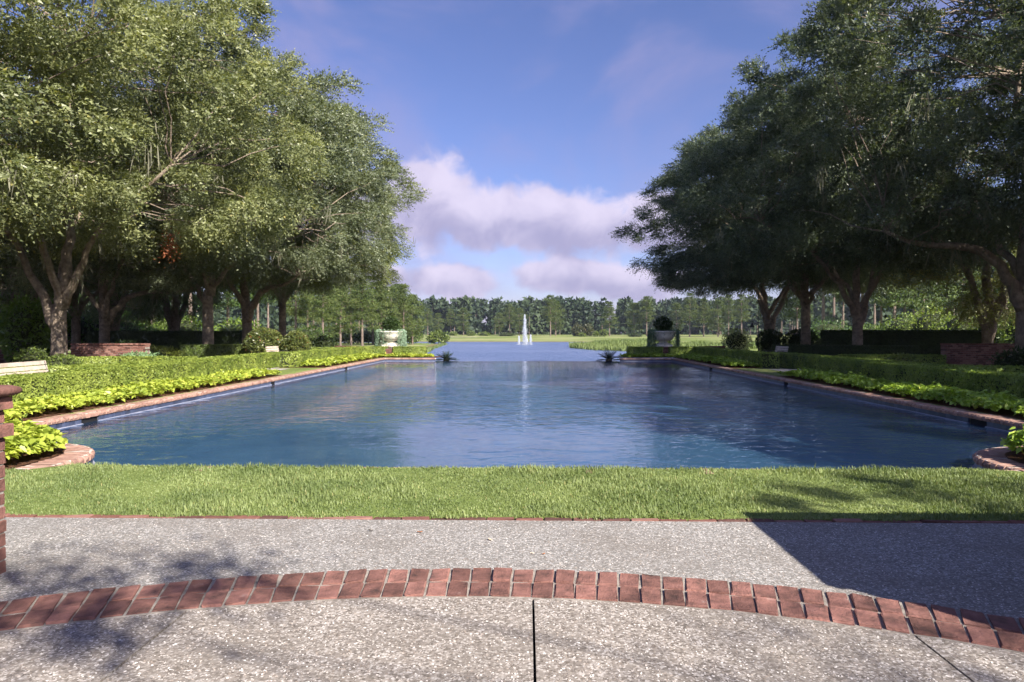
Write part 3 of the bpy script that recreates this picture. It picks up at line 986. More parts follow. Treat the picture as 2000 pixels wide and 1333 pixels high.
def corner_pier(loc, label):
    """brick pier with corbelled head and rounded cap: each brick its own part"""
    r = np.random.default_rng(21)
    W = 0.62; bh = 0.0655; pitch = 0.0765
    o = thing('brick_pier', label, 'pier', loc)
    cache = {}
    def brick(cx, cy, z0, lx, ly, lz):
        key = (round(lx, 3), round(ly, 3), round(lz, 3), int(r.integers(3)))
        if key not in cache:
            V, Q = bevel_box(lx, ly, lz, 0.005, r, .0018)
            V[:, 2] += lz
            cache[key] = MB().add(V, Q).mesh('pier_brick', M['brick'])
        link('brick', cache[key], o, (cx + r.normal() * .0015, cy + r.normal() * .0015, z0))
    z = 0.0
    rows = 9
    for k in range(rows + 4):
        out = 0.0
        if k == rows + 1 or k == rows + 3: out = 0.03
        if k == rows + 3 or True:
            pass
        w = W + 2 * out
        q = (w - 0.011 * 2) / 3; hd = 0.098
        # front and back faces: stretchers; sides: between them
        s = [(-1, 1), (1, 1)]
        n = 3
        lx = (w - (n - 1) * .011) / n
        for i in range(n):
            cx = -w / 2 + lx / 2 + i * (lx + .011)
            brick(cx, -w / 2 + hd / 2, z, lx, hd, bh)
            brick(cx, w / 2 - hd / 2, z, lx, hd, bh)
        inner = w - 2 * hd - 2 * .011
        for sx in (-1, 1):
            m = 2
            ly = (inner - .011 * (m - 1)) / m
            for i in range(m):
                brick(sx * (w / 2 - hd / 2), -inner / 2 + ly / 2 + i * (ly + .011), z, hd, ly, bh)
        z += pitch
    core = MB().box(-W / 2 + .0045, W / 2 - .0045, -W / 2 + .0045, W / 2 - .0045, 0, z - .006)
    link('mortar_core', core.mesh('mortar_core', M['mortar']), o)
    # rounded cap
    pr = []; n = 10; w = W / 2 + .075
    cap = MB()
    rings = [(w - .03, 0), (w - .006, .012), (w, .03), (w - .008, .046), (w - .035, .058), (w - .12, .066), (0.01, .07)]
    V = []; Q = []
    def rr(h, rad):
        p = []
        for qx, qy, a in ((1, 1, 0), (-1, 1, pi / 2), (-1, -1, pi), (1, -1, 3 * pi / 2)):
            for k in range(5):
                t = a + k * pi / 8
                p.append((qx * (h - rad) + rad * cos(t), qy * (h - rad) + rad * sin(t)))
        return p
    for h, zz in rings:
        V += [(x, y, zz) for x, y in rr(h, min(.05, h * .9))]
    m = 20
    for a in range(len(rings) - 1):
        for b in range(m):
            Q.append((a * m + b, a * m + (b + 1) % m, (a + 1) * m + (b + 1) % m, (a + 1) * m + b))
    link('cap', MB().add(np.array(V), Q).mesh('cap', M['brick'], True), o, (0, 0, z - .004))
    return o


corner_pier((-3.24, 3.445, 0.0), 'red brick pier with rounded cap at the patio edge')


def side_block():
    """solid brick flank wall just outside the view: its shadow falls on the paving"""
    o = thing('flank_wall', 'broad brick flank wall beside the landing, out of view', 'wall', (3.10, 2.00, 0))
    r = np.random.default_rng(31)
    brick_block(o, 3.0, 1.40, 1.57, r)


side_block()
garden_wall('garden_wall', 'low brick wall right of the pale forked oak trunk', (-18.6, 27.4), (-15.5, 27.4), 0.98)
garden_wall('garden_wall', 'low brick wall behind the near bench, left of the oak trunk', (-25.5, 29.0), (-21.9, 29.0), 0.88)
garden_wall('garden_wall', 'low brick wall in tree shade beside the dark trunk', (16.9, 28.0), (20.6, 28.0), 1.0)
garden_wall('garden_wall', 'short stepped brick stub at the end of the wall behind the silvery shrub', (-15.45, 27.6), (-14.9, 27.2), 0.5)
garden_wall('garden_wall', 'low curved brick parapet beside the sunlit urn', (-11.2, 39.6), (-8.6, 38.0), 0.55, 0.0)
garden_wall('garden_wall', 'shaded brick parapet beside the dark urn', (8.6, 38.0), (11.4, 39.6), 0.55, 0.0)

# ------------------------------------------------------------------ beds: mulch, vines


def vine_leaf_mesh(r, P, zfun, size, name):
    """heart-shaped leaves, two folded halves each"""
    n = len(P)
    th = r.uniform(0, 2 * pi, n); tilt = r.uniform(.1, .95, n)
    s = size * r.uniform(.65, 1.3, n)
    d = np.stack([np.cos(th) * np.cos(tilt), np.sin(th) * np.cos(tilt), np.where(r.random(n) < .75, -1, 1) * np.sin(tilt) * .7], 1)
    d = norm(d)
    up = norm(np.array([0, 0, 1.0]) + r.normal(size=(n, 3)) * .35)
    sd = norm(np.cross(d, up)); nn = norm(np.cross(sd, d))
    s = s[:, None]
    fold = 0.16
    pts = [P, P - d * s * .12 + sd * s * .36 + nn * s * fold * .8, P + d * s * .30 + sd * s * .46 + nn * s * fold, P + d * s * .95,
           P + d * s * .30 - sd * s * .46 + nn * s * fold, P - d * s * .12 - sd * s * .36 + nn * s * fold * .8]
    V = np.stack(pts, 1).reshape(-1, 3)
    b = np.arange(n)[:, None] * 6
    Q = np.vstack([b + np.array([[0, 1, 2, 3]]), b + np.array([[0, 3, 4, 5]])])
    return np_mesh(name, V, [Q], (M['vine'],))


def vine_bed(label, sampler, area, top, size=0.12, dens=520, seed=0, color=(1, 1, 1)):
    r = np.random.default_rng(seed)
    n = int(area * dens)
    xy, edge = sampler(r, n)              # edge: 0 at the rim, 1 inside
    lump = 0.5 + 0.5 * np.sin(xy[:, 0] * 3.1 + 1.3 * np.sin(xy[:, 1] * 2.3)) * np.sin(xy[:, 1] * 3.7 + seed)
    zt = top * (0.40 + 0.60 * np.clip(edge, 0, 1) ** .5) * (.72 + .42 * lump)
    z = zt * r.uniform(.45, 1.0, n) ** .6
    spike = r.random(n) < .03
    z[spike] *= 1.3
    P = np.c_[xy, z + .02]
    o = link('sweet_potato_vine', vine_leaf_mesh(r, P, None, size, 'sweet_potato_vine'), color=color)
    tag(o, label, 'vine', kind='stuff')
    return o


def strip_sampler(x0, x1, y0, y1, endr=.5):
    def f(r, n):
        x = r.uniform(x0, x1, n); y = r.uniform(y0, y1, n)
        e = np.minimum(np.minimum(x - x0, x1 - x) / .30, np.minimum(y - y0, y1 - y) / endr)
        # ragged outline
        x = x + .07 * np.sin(y * 4.7) + .05 * np.sin(y * 11)
        return np.c_[x, y], e
    return f


def nose_sampler(sg):
    poly = np.array([(x, y) for x, y in pool_outline(0.36)])
    def f(r, n):
        out = []; ed = []
        tot = 0
        while tot < n:
            q = np.c_[r.uniform(4.9, 7.9, n * 2), r.uniform(6.5, 9.4, n * 2)]
            pl = np.array(pool_outline(0.29)[1:])
            closed = np.vstack([pl, [(0, YB)], [(0, YF)]])
            d = poly_dist(q, closed)
            k = (d > -.02) & (q[:, 1] > 6.5) & (q[:, 0] - 7.0 < 1.7)
            out.append(q[k]); ed.append(np.minimum(d[k], q[k][:, 1] - 6.42) / .3); tot += k.sum()
        q = np.vstack(out)[:n]; e = np.concatenate(ed)[:n]
        q = q.copy(); q[:, 0] *= sg
        return q, e
    return f


def bed_soil(name, pts):
    o = sheet(name, pts, 0.008, M['soil'])
    return o


for sg in (-1, 1):
    P = np.array([(PW + .255, 7.0), (PW + .255, 20.9), (PW + 2.0, 20.9), (PW + 2.0, 7.0)]) * [sg, 1]
    bed_soil('bed_soil', [tuple(p) for p in P[::1 if sg == 1 else -1]])
    P = np.array([(PW + .255, 25.2), (PW + .255, 35.2), (PW + 2.0, 35.2), (PW + 2.0, 25.2)]) * [sg, 1]
    bed_soil('bed_soil', [tuple(p) for p in P[::1 if sg == 1 else -1]])
    P = np.array([(SH - .2, YB + .26), (PW + .25, YB + .26), (PW + .25, YB + 2.4), (SH - .2, YB + 2.4)]) * [sg, 1]
    bed_soil('bed_soil', [tuple(p) for p in P[::1 if sg == 1 else -1]])
    pl = pool_outline(0.255)[1:]
    P = np.array([(x, y) for x, y in pl if y < 9.3] + [(PW + .255, 9.3), (PW + 2.0, 6.99), (PW + 2.0, 6.495)]) * [sg, 1]
    bed_soil('bed_soil', [tuple(p) for p in P[::1 if sg == 1 else -1]])

VINE_SHADE = {-1: (1, 1, 1), 1: (0.80, 0.97, 0.9)}  # right-hand vines tinted darker: tree shade put into the leaf colour
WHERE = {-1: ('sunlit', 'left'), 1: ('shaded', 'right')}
for sg in (-1, 1):
    lit, side = WHERE[sg]
    a, b = sorted((sg * (PW + .30), sg * (PW + 1.32)))
    vine_bed(f'long {lit} bed of chartreuse vine between coping and clipped hedge, {side} of the pool', strip_sampler(a, b, 8.6, 20.9), 12.5, 0.21, 0.078, 1000, 50 + sg, VINE_SHADE[sg])
    vine_bed(f'far {lit} bed of chartreuse vine along the coping, {side} of the pool', strip_sampler(a, b, 25.6, 34.6), 9.2, 0.22, 0.09, 700, 60 + sg, VINE_SHADE[sg])
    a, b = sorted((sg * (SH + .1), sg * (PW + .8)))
    vine_bed(f'short bed of chartreuse vine on the {side} far shoulder of the pool', strip_sampler(a, b, YB + .28, YB + 1.15), 2.9, 0.20, 0.09, 700, 70 + sg, VINE_SHADE[sg])
    vine_bed(f'mound of chartreuse vine on the rounded near {side} corner of the pool', nose_sampler(sg), 4.6, 0.33, 0.080, 1400, 80 + sg, VINE_SHADE[sg])

# ------------------------------------------------------------------ clipped hedges


def hedge(label, path, width, height, dens=1500, leaf=(0.045, 0.028), mat='box', base=-0.02, group='clipped box hedges', color=(1, 1, 1), seed=None, name='clipped_hedge', uneven=1.0):
    P = np.array(path, float)
    r = np.random.default_rng(seed if seed is not None else int(abs(P.sum() * 37)) % 9973)
    c0 = P.mean(0)
    o = thing(name, label, 'hedge', (c0[0], c0[1], base), 0, group)
    P = P - c0
    seg = np.diff(P, axis=0); L = np.linalg.norm(seg, axis=1)
    T = seg / L[:, None]
    core = MB()
    # mitred core
    nrm = np.stack([-T[:, 1], T[:, 0]], 1)
    vn = np.zeros_like(P)
    vn[0], vn[-1] = nrm[0], nrm[-1]
    for i in range(1, len(P) - 1):
        m = nrm[i - 1] + nrm[i]; m /= np.linalg.norm(m); vn[i] = m / max(m @ nrm[i], .3)
    hw = width / 2
    inset = 0.026
    A, B = P + vn * (hw - inset), P - vn * (hw - inset)
    k = len(P)
    V = np.vstack([np.c_[A, np.zeros(k)], np.c_[B, np.zeros(k)], np.c_[A, np.full(k, height - inset)], np.c_[B, np.full(k, height - inset)]])
    Q = []
    for i in range(k - 1):
        Q += [(2 * k + i, 3 * k + i, 3 * k + i + 1, 2 * k + i + 1), (i, 2 * k + i, 2 * k + i + 1, i + 1), (k + i, k + i + 1, 3 * k + i + 1, 3 * k + i)]
    Q += [(0, k, 3 * k, 2 * k), (k - 1, 3 * k - 1, 4 * k - 1, 2 * k - 1)]
    link('solid_core', MB().add(V, Q).mesh('solid_core', M['core']), o)
    # leaves over the surface
    C = []; N = []
    def put(n, f):
        if n <= 0: return
        c, nn = f(n); C.append(c); N.append(np.broadcast_to(nn, c.shape))
    for i in range(k - 1):
        def top(n, i=i):
            t = r.random(n)[:, None]; s = r.uniform(-1, 1, n)[:, None]
            a = P[i] + seg[i] * t; v = vn[i] * (1 - t) + vn[i + 1] * t
            return np.c_[a + v * s * hw, np.full(n, height) + r.normal(size=n) * .008], np.array([0, 0, 1.0])
        put(int(L[i] * width * dens * 1.15), top)
        for sgn in (1, -1):
            def side(n, i=i, sgn=sgn):
                t = r.random(n)[:, None]
                a = P[i] + seg[i] * t; v = vn[i] * (1 - t) + vn[i + 1] * t
                return np.c_[a + v * sgn * hw, r.uniform(0.02, height, n)], np.array([*(nrm[i] * sgn), 0])
            put(int(L[i] * height * dens), side)
    for e, sgn in ((0, -1), (-1, 1)):
        def end(n, e=e, sgn=sgn):
            s = r.uniform(-1, 1, n)[:, None]
            return np.c_[P[e] + vn[e] * s * hw + T[e] * sgn * .0, r.uniform(0.02, height, n)], np.array([*(T[e] * sgn), 0])
        put(int(width * height * dens), end)
    C = np.vstack(C); N = np.vstack(N)
    n = len(C)
    # uneven clipped surface
    off = (.007 * np.sin(C[:, 0] * 5 + C[:, 1] * 4) + .006 * np.sin(C[:, 1] * 9 + C[:, 2] * 7) + .005 * np.sin(C[:, 0] * 17 + C[:, 2] * 13)) * uneven
    off = off + r.uniform(-.034, .010, n)
    # rounded top arrises
    C = C + N * off[:, None]
    up = norm(N + r.normal(size=(n, 3)) * .30)
    D = norm(np.cross(up, r.normal(size=(n, 3))) + N * .15)
    S = norm(np.cross(up, D))
    ll = (leaf[0] * r.uniform(.7, 1.35, n))[:, None]; lw = (leaf[1] * r.uniform(.8, 1.4, n))[:, None]
    V = np.stack([C - D * ll * .4 + S * lw * .5, C + D * ll * .6, C - D * ll * .5 - S * lw * .5], 1).reshape(-1, 3)
    link('foliage', np_mesh('foliage', V, [np.arange(3 * n).reshape(n, 3)], (M[mat],)), o, color=color)
    return o


HEDGE_SHADE = (0.85, 0.95, 0.85)  # right-hand hedges: shade of the oaks put into the leaf tint
HX = PW + 1.66       # middle line of the hedges along the pool
# left
hedge('near clipped hedge behind the long sunlit vine bed', [(-HX, 8.2), (-HX, 20.6)], 0.66, 0.58, 3600, (0.040, 0.032))
hedge('clipped hedge beyond the lawn gap, turning the far left corner', [(-HX, 25.4), (-HX, 35.95), (-PW - .15, 35.95)], 0.66, 0.56, 1500, (0.062, 0.048))
hedge('straight clipped hedge on the far shoulder in front of the sunlit urn', [(-PW + .25, 35.95), (-SH - .55, 35.95)], 0.6, 0.56, 1500, (0.062, 0.048))
hedge('inner clipped hedge behind the garden path, left of the lawn gap', [(-10.6, 16.0), (-10.4, 28.6)], 0.7, 0.58, 1700, (0.058, 0.045), base=-.1)
hedge('low clipped hedge in front of the low brick wall right of the trunk', [(-14.8, 17.2), (-12.6, 18.6), (-11.2, 21.0)], 0.6, 0.50, 1400, (0.065, 0.05), base=-.1)
hedge('low clipped hedge between the oak trunk and the stepped wall end', [(-17.6, 24.5), (-15.2, 25.2), (-12.4, 25.0)], 0.6, 0.50, 1200, (0.07, 0.055), base=-.1)
hedge('low hedge running under the second oak to the topiary', [(-17.8, 34.9), (-13.6, 35.6)], 0.9, 0.75, 1100, (0.08, 0.06), 'shrub', base=-.1)
hedge('clipped hedge line behind the far left hedge, before the parapet', [(-12.6, 36.6), (-9.4, 37.2)], 0.6, 0.58, 1100, (0.075, 0.055), base=-.1)
hedge('tall dark hedge closing the garden behind the left oaks', [(-27, 41.5), (-17.5, 43.2)], 1.0, 1.45, 620, (0.125, 0.095), 'dark_hedge', base=-.1)
# right
hedge('near clipped hedge behind the long shaded vine bed', [(HX, 8.2), (HX, 20.6)], 0.66, 0.58, 3000, (0.044, 0.035), color=HEDGE_SHADE)
hedge('clipped hedge beyond the lawn gap, turning the far right corner', [(HX, 25.4), (HX, 35.95), (PW + .15, 35.95)], 0.66, 0.56, 1500, (0.062, 0.048), color=HEDGE_SHADE)
hedge('straight clipped hedge on the far shoulder in front of the dark urn', [(PW - .25, 35.95), (SH + .45, 35.95)], 0.6, 0.56, 1500, (0.062, 0.048), color=HEDGE_SHADE)
hedge('inner clipped hedge behind the garden path, right of the lawn gap', [(10.6, 16.0), (10.4, 28.6)], 0.7, 0.58, 1500, (0.062, 0.048), base=-.1, color=HEDGE_SHADE)
hedge('low clipped hedge in front of the shaded brick wall', [(11.4, 19.2), (15.6, 18.2)], 0.6, 0.50, 1200, (0.07, 0.055), base=-.1, color=HEDGE_SHADE)
hedge('low shaded hedge between the inner hedge and the tall dark hedge', [(12.5, 27.5), (16.3, 27.2)], 0.6, 0.52, 1000, (0.075, 0.055), base=-.1, color=HEDGE_SHADE)
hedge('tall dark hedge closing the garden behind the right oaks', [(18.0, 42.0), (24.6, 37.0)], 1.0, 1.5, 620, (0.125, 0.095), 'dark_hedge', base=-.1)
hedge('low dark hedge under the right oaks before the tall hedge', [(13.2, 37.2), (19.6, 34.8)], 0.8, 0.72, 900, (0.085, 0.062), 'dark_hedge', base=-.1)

for sg in (-1, 1):
    P = np.array([(HX + .35, 8.0), (HX + .35, 30.5), (10.0, 30.5), (10.0, 8.0)]) * [sg, 1]
    sheet('garden_path', [tuple(p) for p in P[::1 if sg == 1 else -1]], -0.085, M['path'])
    P = np.array([(PW + 1.3, 22.4), (PW + 1.3, 24.6), (10.2, 24.6), (10.2, 22.4)]) * [sg, 1]
    sheet('garden_path', [tuple(p) for p in P[::1 if sg == 1 else -1]], 0.006, M['path'])

# ------------------------------------------------------------------ shrubs and topiary


def shell_points(r, n, rx, ry, rz, thick=.18, lump=.1, lo=-1.0):
    d = norm(r.normal(size=(n * 2, 3)))
    d = d[d[:, 2] > lo][:n]
    f = 1 - thick * r.random(len(d)) ** 1.5 + lump * np.sin(d[:, 0] * 7 + d[:, 1] * 5) * np.sin(d[:, 2] * 6 + d[:, 1] * 3)
    return d * f[:, None] * np.array([rx, ry, rz]), d


def shrub(label, loc, rx, ry, rz, n, leaf, mat='shrub', name='shrub', group=None, lump=.12, thick=.35, cat='shrub', color=(1, 1, 1), seed=0, stem=True):
    r = np.random.default_rng(seed + int(abs(loc[0] * 91 + loc[1] * 17)))
    o = thing(name, label, cat, loc, 0, group)
    C, d = shell_points(r, n, rx, ry, rz, thick, lump, -0.85)
    C[:, 2] += rz * .95
    C[:, 2] = np.abs(C[:, 2])
    V, Q = rand_leaves(r, C, leaf[0], leaf[1], d, .9)
    link('foliage', np_mesh('foliage', V, [Q], (M[mat],)), o, color=color)
    core = MB()
    prof = [(max(.01, cos(a)) * .72, sin(a) * .72) for a in np.linspace(-1.3, pi / 2 - .02, 8)]
    m = MB().lathe([(p, q) for p, q in prof], 14)
    v = m.v[0]; v *= np.array([rx, ry, rz]); v[:, 2] += rz * .95; v[:, 2] = np.maximum(v[:, 2], .02)
    link('solid_core', m.mesh('solid_core', M['core'], True), o)
    return o


shrub('large clipped topiary ball behind the inner hedge on the sunlit side', (-13.3, 34.2, -.1), .96, .96, .82, 5200, (.11, .07), 'bronze', 'topiary_ball', 'topiary balls', .03, .14)
shrub('smaller clipped topiary ball right of the large sunlit one', (-11.6, 34.0, -.1), .66, .66, .74, 4200, (.10, .065), 'bronze', 'topiary_ball', 'topiary balls', .03, .14)
shrub('dark clipped topiary ball beside the lamp post', (15.9, 45.0, -.1), .9, .9, .80, 3200, (.10, .065), 'dark_hedge', 'topiary_ball', 'topiary balls', .03, .14)
shrub('dark clipped topiary ball before the second trunk from the lamp', (17.3, 43.6, -.1), 1.05, 1.05, .82, 3600, (.10, .065), 'dark_hedge', 'topiary_ball', 'topiary balls', .03, .14)
shrub('silvery leafed shrub in front of the low brick wall', (-14.9, 25.9, -.1), .95, .5, .32, 1500, (.13, .045), 'silver', color=(.75, .85, .55))
shrub('low shrub at the foot of the pale forked oak', (-16.4, 23.6, -.1), .65, .5, .32, 900, (.11, .05), 'shrub')
shrub('small shrub between the bench and the pale oak trunk', (-17.8, 24.2, -.1), .5, .5, .45, 700, (.11, .05), 'shrub')
shrub('glossy tall shrub left of the pale oak trunk', (-21.2, 28.4, -.1), 1.0, .9, 1.5, 2600, (.17, .09), 'shrub', color=(.9, 1.1, .75))
shrub('bushy green shrub over the low wall at the frame edge', (-22.9, 27.6, -.1), .9, .5, .33, 900, (.12, .06), 'shrub')
shrub('spreading yellowish shrub left of the second oak trunk', (-18.6, 32.9, -.1), 1.7, .8, .40, 2600, (.12, .05), 'shrub', color=(1.1, 1.0, .8))
shrub('shaded mounded shrub left of the second oak trunk, near the wall', (-20.6, 34.5, -.1), 1.1, .8, .5, 1500, (.13, .06), 'dark_hedge')
shrub('dark clipped block shrub right of the topiary balls', (-14.2, 47.5, -.2), .9, .7, .62, 1500, (.11, .07), 'dark_hedge')
shrub('small green shrub in the gravel behind the right near hedge', (13.3, 24.6, -.1), .55, .4, .33, 800, (.10, .05), 'shrub')
shrub('dark shrub at the foot of the nearest dark trunk', (17.2, 23.6, -.1), 1.2, .9, .45, 1600, (.13, .06), 'dark_hedge')
shrub('pale cream flowering shrub beside the lamp post', (15.8, 52.0, -.3), 1.1, .9, .95, 1600, (.13, .08), 'silver', color=(1.5, 1.25, .8))
shrub('round bush on the lawn point by the lake', (-22.0, 168.0, -1.55), 2.6, 2.0, 1.5, 700, (.6, .35), 'shrub')

# ------------------------------------------------------------------ urns


def urn(loc, label, seed, shade):
    r = np.random.default_rng(seed)
    o = thing('urn_planter', label, 'planter', loc, 0, 'planted urns on brick plinths')
    p = link('plinth', None, o, (-.6, -.6, 0))
    b0 = brick_block(p, 1.2, 1.2, .46, r)
    foot = MB().box(-.42, .42, -.42, .42, b0, b0 + .10)
    foot.lathe([(.40, .10), (.40, .15), (.30, .19), (.22, .24), (.20, .28), (.27, .31)], 28, (0, 0, b0))
    link('foot', foot.mesh('foot', M['stone']), o)
    body = MB().lathe([(.05, .29), (.30, .30), (.46, .36), (.57, .48), (.63, .62), (.65, .74), (.68, .76), (.70, .79), (.70, .84), (.64, .85), (.60, .80), (.02, .80)], 32, (0, 0, b0))
    link('bowl', body.mesh('bowl', M['stone'], True), o)
    # trailing silver curtain: fine strands from the rim
    n = 300
    top = b0 + .86
    st_v = []; C = []; D = []
    for k in range(n):
        a = r.uniform(0, 2 * pi)
        front = abs(((a + pi / 2 + pi) % (2 * pi)) - pi)
        if front < .75 and r.random() < .82: continue        # bowl shows at the front
        R0 = .76 + r.uniform(0, .10)
        Lh = r.uniform(.72, 1.0) * (b0 + .80)
        m = int(Lh / .035)
        t = np.linspace(0, 1, m)
        rr = .60 + (R0 - .60) * np.clip(t * 9, 0, 1) + .03 * np.sin(t * 5 + k)
        zz = np.where(t < .1, top + .06 * np.sin(t * 10 * pi), top - (t - .1) / .9 * Lh)
        C.append(np.c_[rr * cos(a) + r.normal(size=m) * .012, rr * sin(a) + r.normal(size=m) * .012, zz])
    C = np.vstack(C)
    V, Q = rand_leaves(r, C, .055, .042)
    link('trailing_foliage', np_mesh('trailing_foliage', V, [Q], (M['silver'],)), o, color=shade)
    # bush in the bowl
    Cb, d = shell_points(r, 2000, .45, .45, .38, .6, .10)
    Cb[:, 2] += b0 + 1.22
    Cb = np.vstack([Cb, np.c_[r.normal(size=(300, 2)) * .22, b0 + .8 + r.random(300) * .3]])
    d = np.vstack([d, norm(r.normal(size=(300, 3)))])
    V, Q = rand_leaves(r, Cb, .12, .05, d, 1.2)
    link('bush', np_mesh('bush', V, [Q], (M['dark_hedge'],)), o, color=(1.1, 1.2, 1.0))
    return o


urn((-7.55, 37.6, .02), 'sunlit cream stone urn with silver trailing plant and dark bush', 5, (1, 1.05, 1))
urn((7.45, 37.6, .02), 'shaded stone urn with trailing plant and dark round bush', 6, (.6, .7, .65))  # trailing leaves darkened in colour to stand for the tree shade
corner = thing('brick_post', 'small brick post in the hedge gap below the sunlit urn', 'post', (-PW + .02, 35.9, 0))
b, core, z = brick_wall_mesh(.34, .5, .34, np.random.default_rng(2))
tag(link('brick_courses', b.mesh('brick_courses', M['brick_far']), corner, (-.17, -.17, 0)), kind='stuff')
link('mortar_core', core.mesh('mortar_core', M['mortar']), corner, (-.17, -.17, 0))

# ------------------------------------------------------------------ sago palms and a feather palm


def frond(r, L, droop, lw, n, leaflen, mat, rise):
    """one arching feather frond along +x: rachis and leaflets"""
    t = np.linspace(0, 1, 9)
    path = np.c_[L * t * cos(rise) , np.zeros(9), L * t * sin(rise) - droop * L * t ** 2]
    m = MB().tube(path, np.linspace(.014, .003, 9) * (L / 0.8) ** .5, 4, False)
    tt = np.linspace(.12, 1, n)
    for sd in (1, -1):
        C = np.c_[np.interp(tt, t, path[:, 0]), np.zeros(n), np.interp(tt, t, path[:, 2])]
        D = norm(np.c_[np.full(n, .55) + .5 * tt, np.full(n, sd * 1.0), np.full(n, .28) - .1 * tt] + r.normal(size=(n, 3)) * .05)
        S = norm(np.cross(D, np.array([0, 0, 1.0])))
        ll = leaflen * (np.sin(tt * pi * .92 + .15) * .8 + .2)
        V, Q = leaf_quads(C, D, S, ll, lw)
        m.add(V, Q)
    return m.mesh('frond', M[mat])


def palm(name, label, loc, n, L, leaflen, lw, mat, seed, trunk=0.0, rises=(0.2, 1.3), droop=.45, nl=26, cat='palm'):
    r = np.random.default_rng(seed)
    o = thing(name, label, cat, loc)
    fr = [frond(r, L * r.uniform(.85, 1.1), droop * r.uniform(.6, 1.2), lw, nl, leaflen, mat, np.interp(k, [0, 4], rises)) for k in range(5)]
    if trunk:
        tr = MB().tube([(0, 0, -.1), (0, 0, trunk * .5), (.03, 0, trunk)], [.2, .18, .16], 9)
    else:
        tr = MB().lathe([(.14, -.15), (.17, .02), (.12, .12), (.01, .16)], 10)
    link('trunk', tr.mesh('trunk', M['pine_bark']), o)
    for k in range(n):
        link('frond', fr[k % 5], o, (0, 0, trunk + .04), k * 2.399 + r.normal() * .1, r.uniform(.85, 1.12))
    return o


palm('sago_palm', 'sago palm at the far edge below the sunlit shoulder', (-4.2, 35.3, -.19), 34, .76, .22, .032, 'sago', 3, 0.0, (.25, 1.35), .32)
palm('sago_palm', 'shaded sago palm at the far edge beside the dark coping', (4.2, 35.3, -.19), 34, .80, .22, .032, 'sago', 4, 0.0, (.25, 1.35), .32)
palm('feather_palm', 'pale feathery palm behind the tall hedge between two oak trunks', (-24.5, 56.0, -.5), 30, 3.0, .75, .07, 'palm', 9, .9, (.2, 1.3), .5, 34)

# ------------------------------------------------------------------ benches, lamp


def bench(label, loc, rz, W=1.5):
    """slatted garden bench, sitter faces local +x; length along y"""
    o = thing('garden_bench', label, 'bench', loc, rz, 'slatted garden benches')
    sb = MB().box(-.011, .011, -W / 2, W / 2, -.041, .041).mesh('slat', M['slat'])
    lean = 0.24
    for k in range(5):
        z = .44 + k * .098
        s = link('slat', sb, o, (-.26 - (z - .44) * lean, 0, z)); s.rotation_euler = (0, -.22, 0)
    sm = MB().box(-.033, .033, -W / 2, W / 2, -.011, .011).mesh('slat', M['slat'])
    for k in range(5):
        link('slat', sm, o, (-.18 + k * .083, 0, .40))
    for sy in (-1, 1):
        e = MB()
        y = sy * (W / 2 - .05)
        e.tube([(-.36, y, .86), (-.27, y, .45), (-.22, y, .39), (.2, y, .385)], [.016] * 4, 6)
        e.tube([(-.24, y, .41), (-.30, y, .2), (-.34, y, 0)], [.018] * 3, 6)
        e.tube([(.19, y, .39), (.20, y, .2), (.26, y, 0)], [.018] * 3, 6)
        th = np.linspace(0, pi, 7)
        e.tube([(-.30, y, .62), (-.1, y, .65), (.12, y, .64), (.22, y, .60), (.235, y, .54), (.19, y, .50), (.15, y, .53)], [.016] * 7, 6)
        e.tube([(.2, y, .385), (.22, y, .46), (.19, y, .50)], [.014] * 3, 6)
        link('iron_end', e.mesh('iron_end', M['iron'], True), o)
    return o


bench('slatted bench behind the near clipped hedge, beside the pale oak', (-9.86, 13.55, -.14), 0.10, 1.7)
bench('slatted bench beneath the sunlit topiary balls', (-11.35, 31.0, -.2), -.1, 1.2)
bench('slatted bench in shade beside the dark topiary balls', (11.35, 31.6, -.2), pi + .1, 1.2)


def lamp(loc):
    o = thing('garden_lamp', 'black crook-necked garden lamp post with bell shade', 'lamp', loc, pi)
    th = np.linspace(0, pi, 9)
    pts = [(0, 0, 0), (0, 0, 1.2), (0, 0, 2.2)] + [(.20 - .20 * cos(t), 0, 2.2 + .26 * sin(t)) for t in th[1:]] + [(.40, 0, 2.0)]
    link('post', MB().tube(pts, [.035, .03] + [.022] * 10, 8).mesh('post', M['iron'], True), o)
    sh = MB().lathe([(.02, .28), (.05, .26), (.07, .12), (.11, .05), (.21, 0), (.205, -.01), (.10, .03)], 18, (.40, 0, 1.73))
    link('lamp_shade', sh.mesh('lamp_shade', M['iron'], True), o)
    link('base', MB().lathe([(.10, 0), (.10, .04), (.06, .10), (.036, .2)], 14).mesh('base', M['iron']), o)


lamp((14.6, 43.5, -.1))

# ------------------------------------------------------------------ fountain in the lake


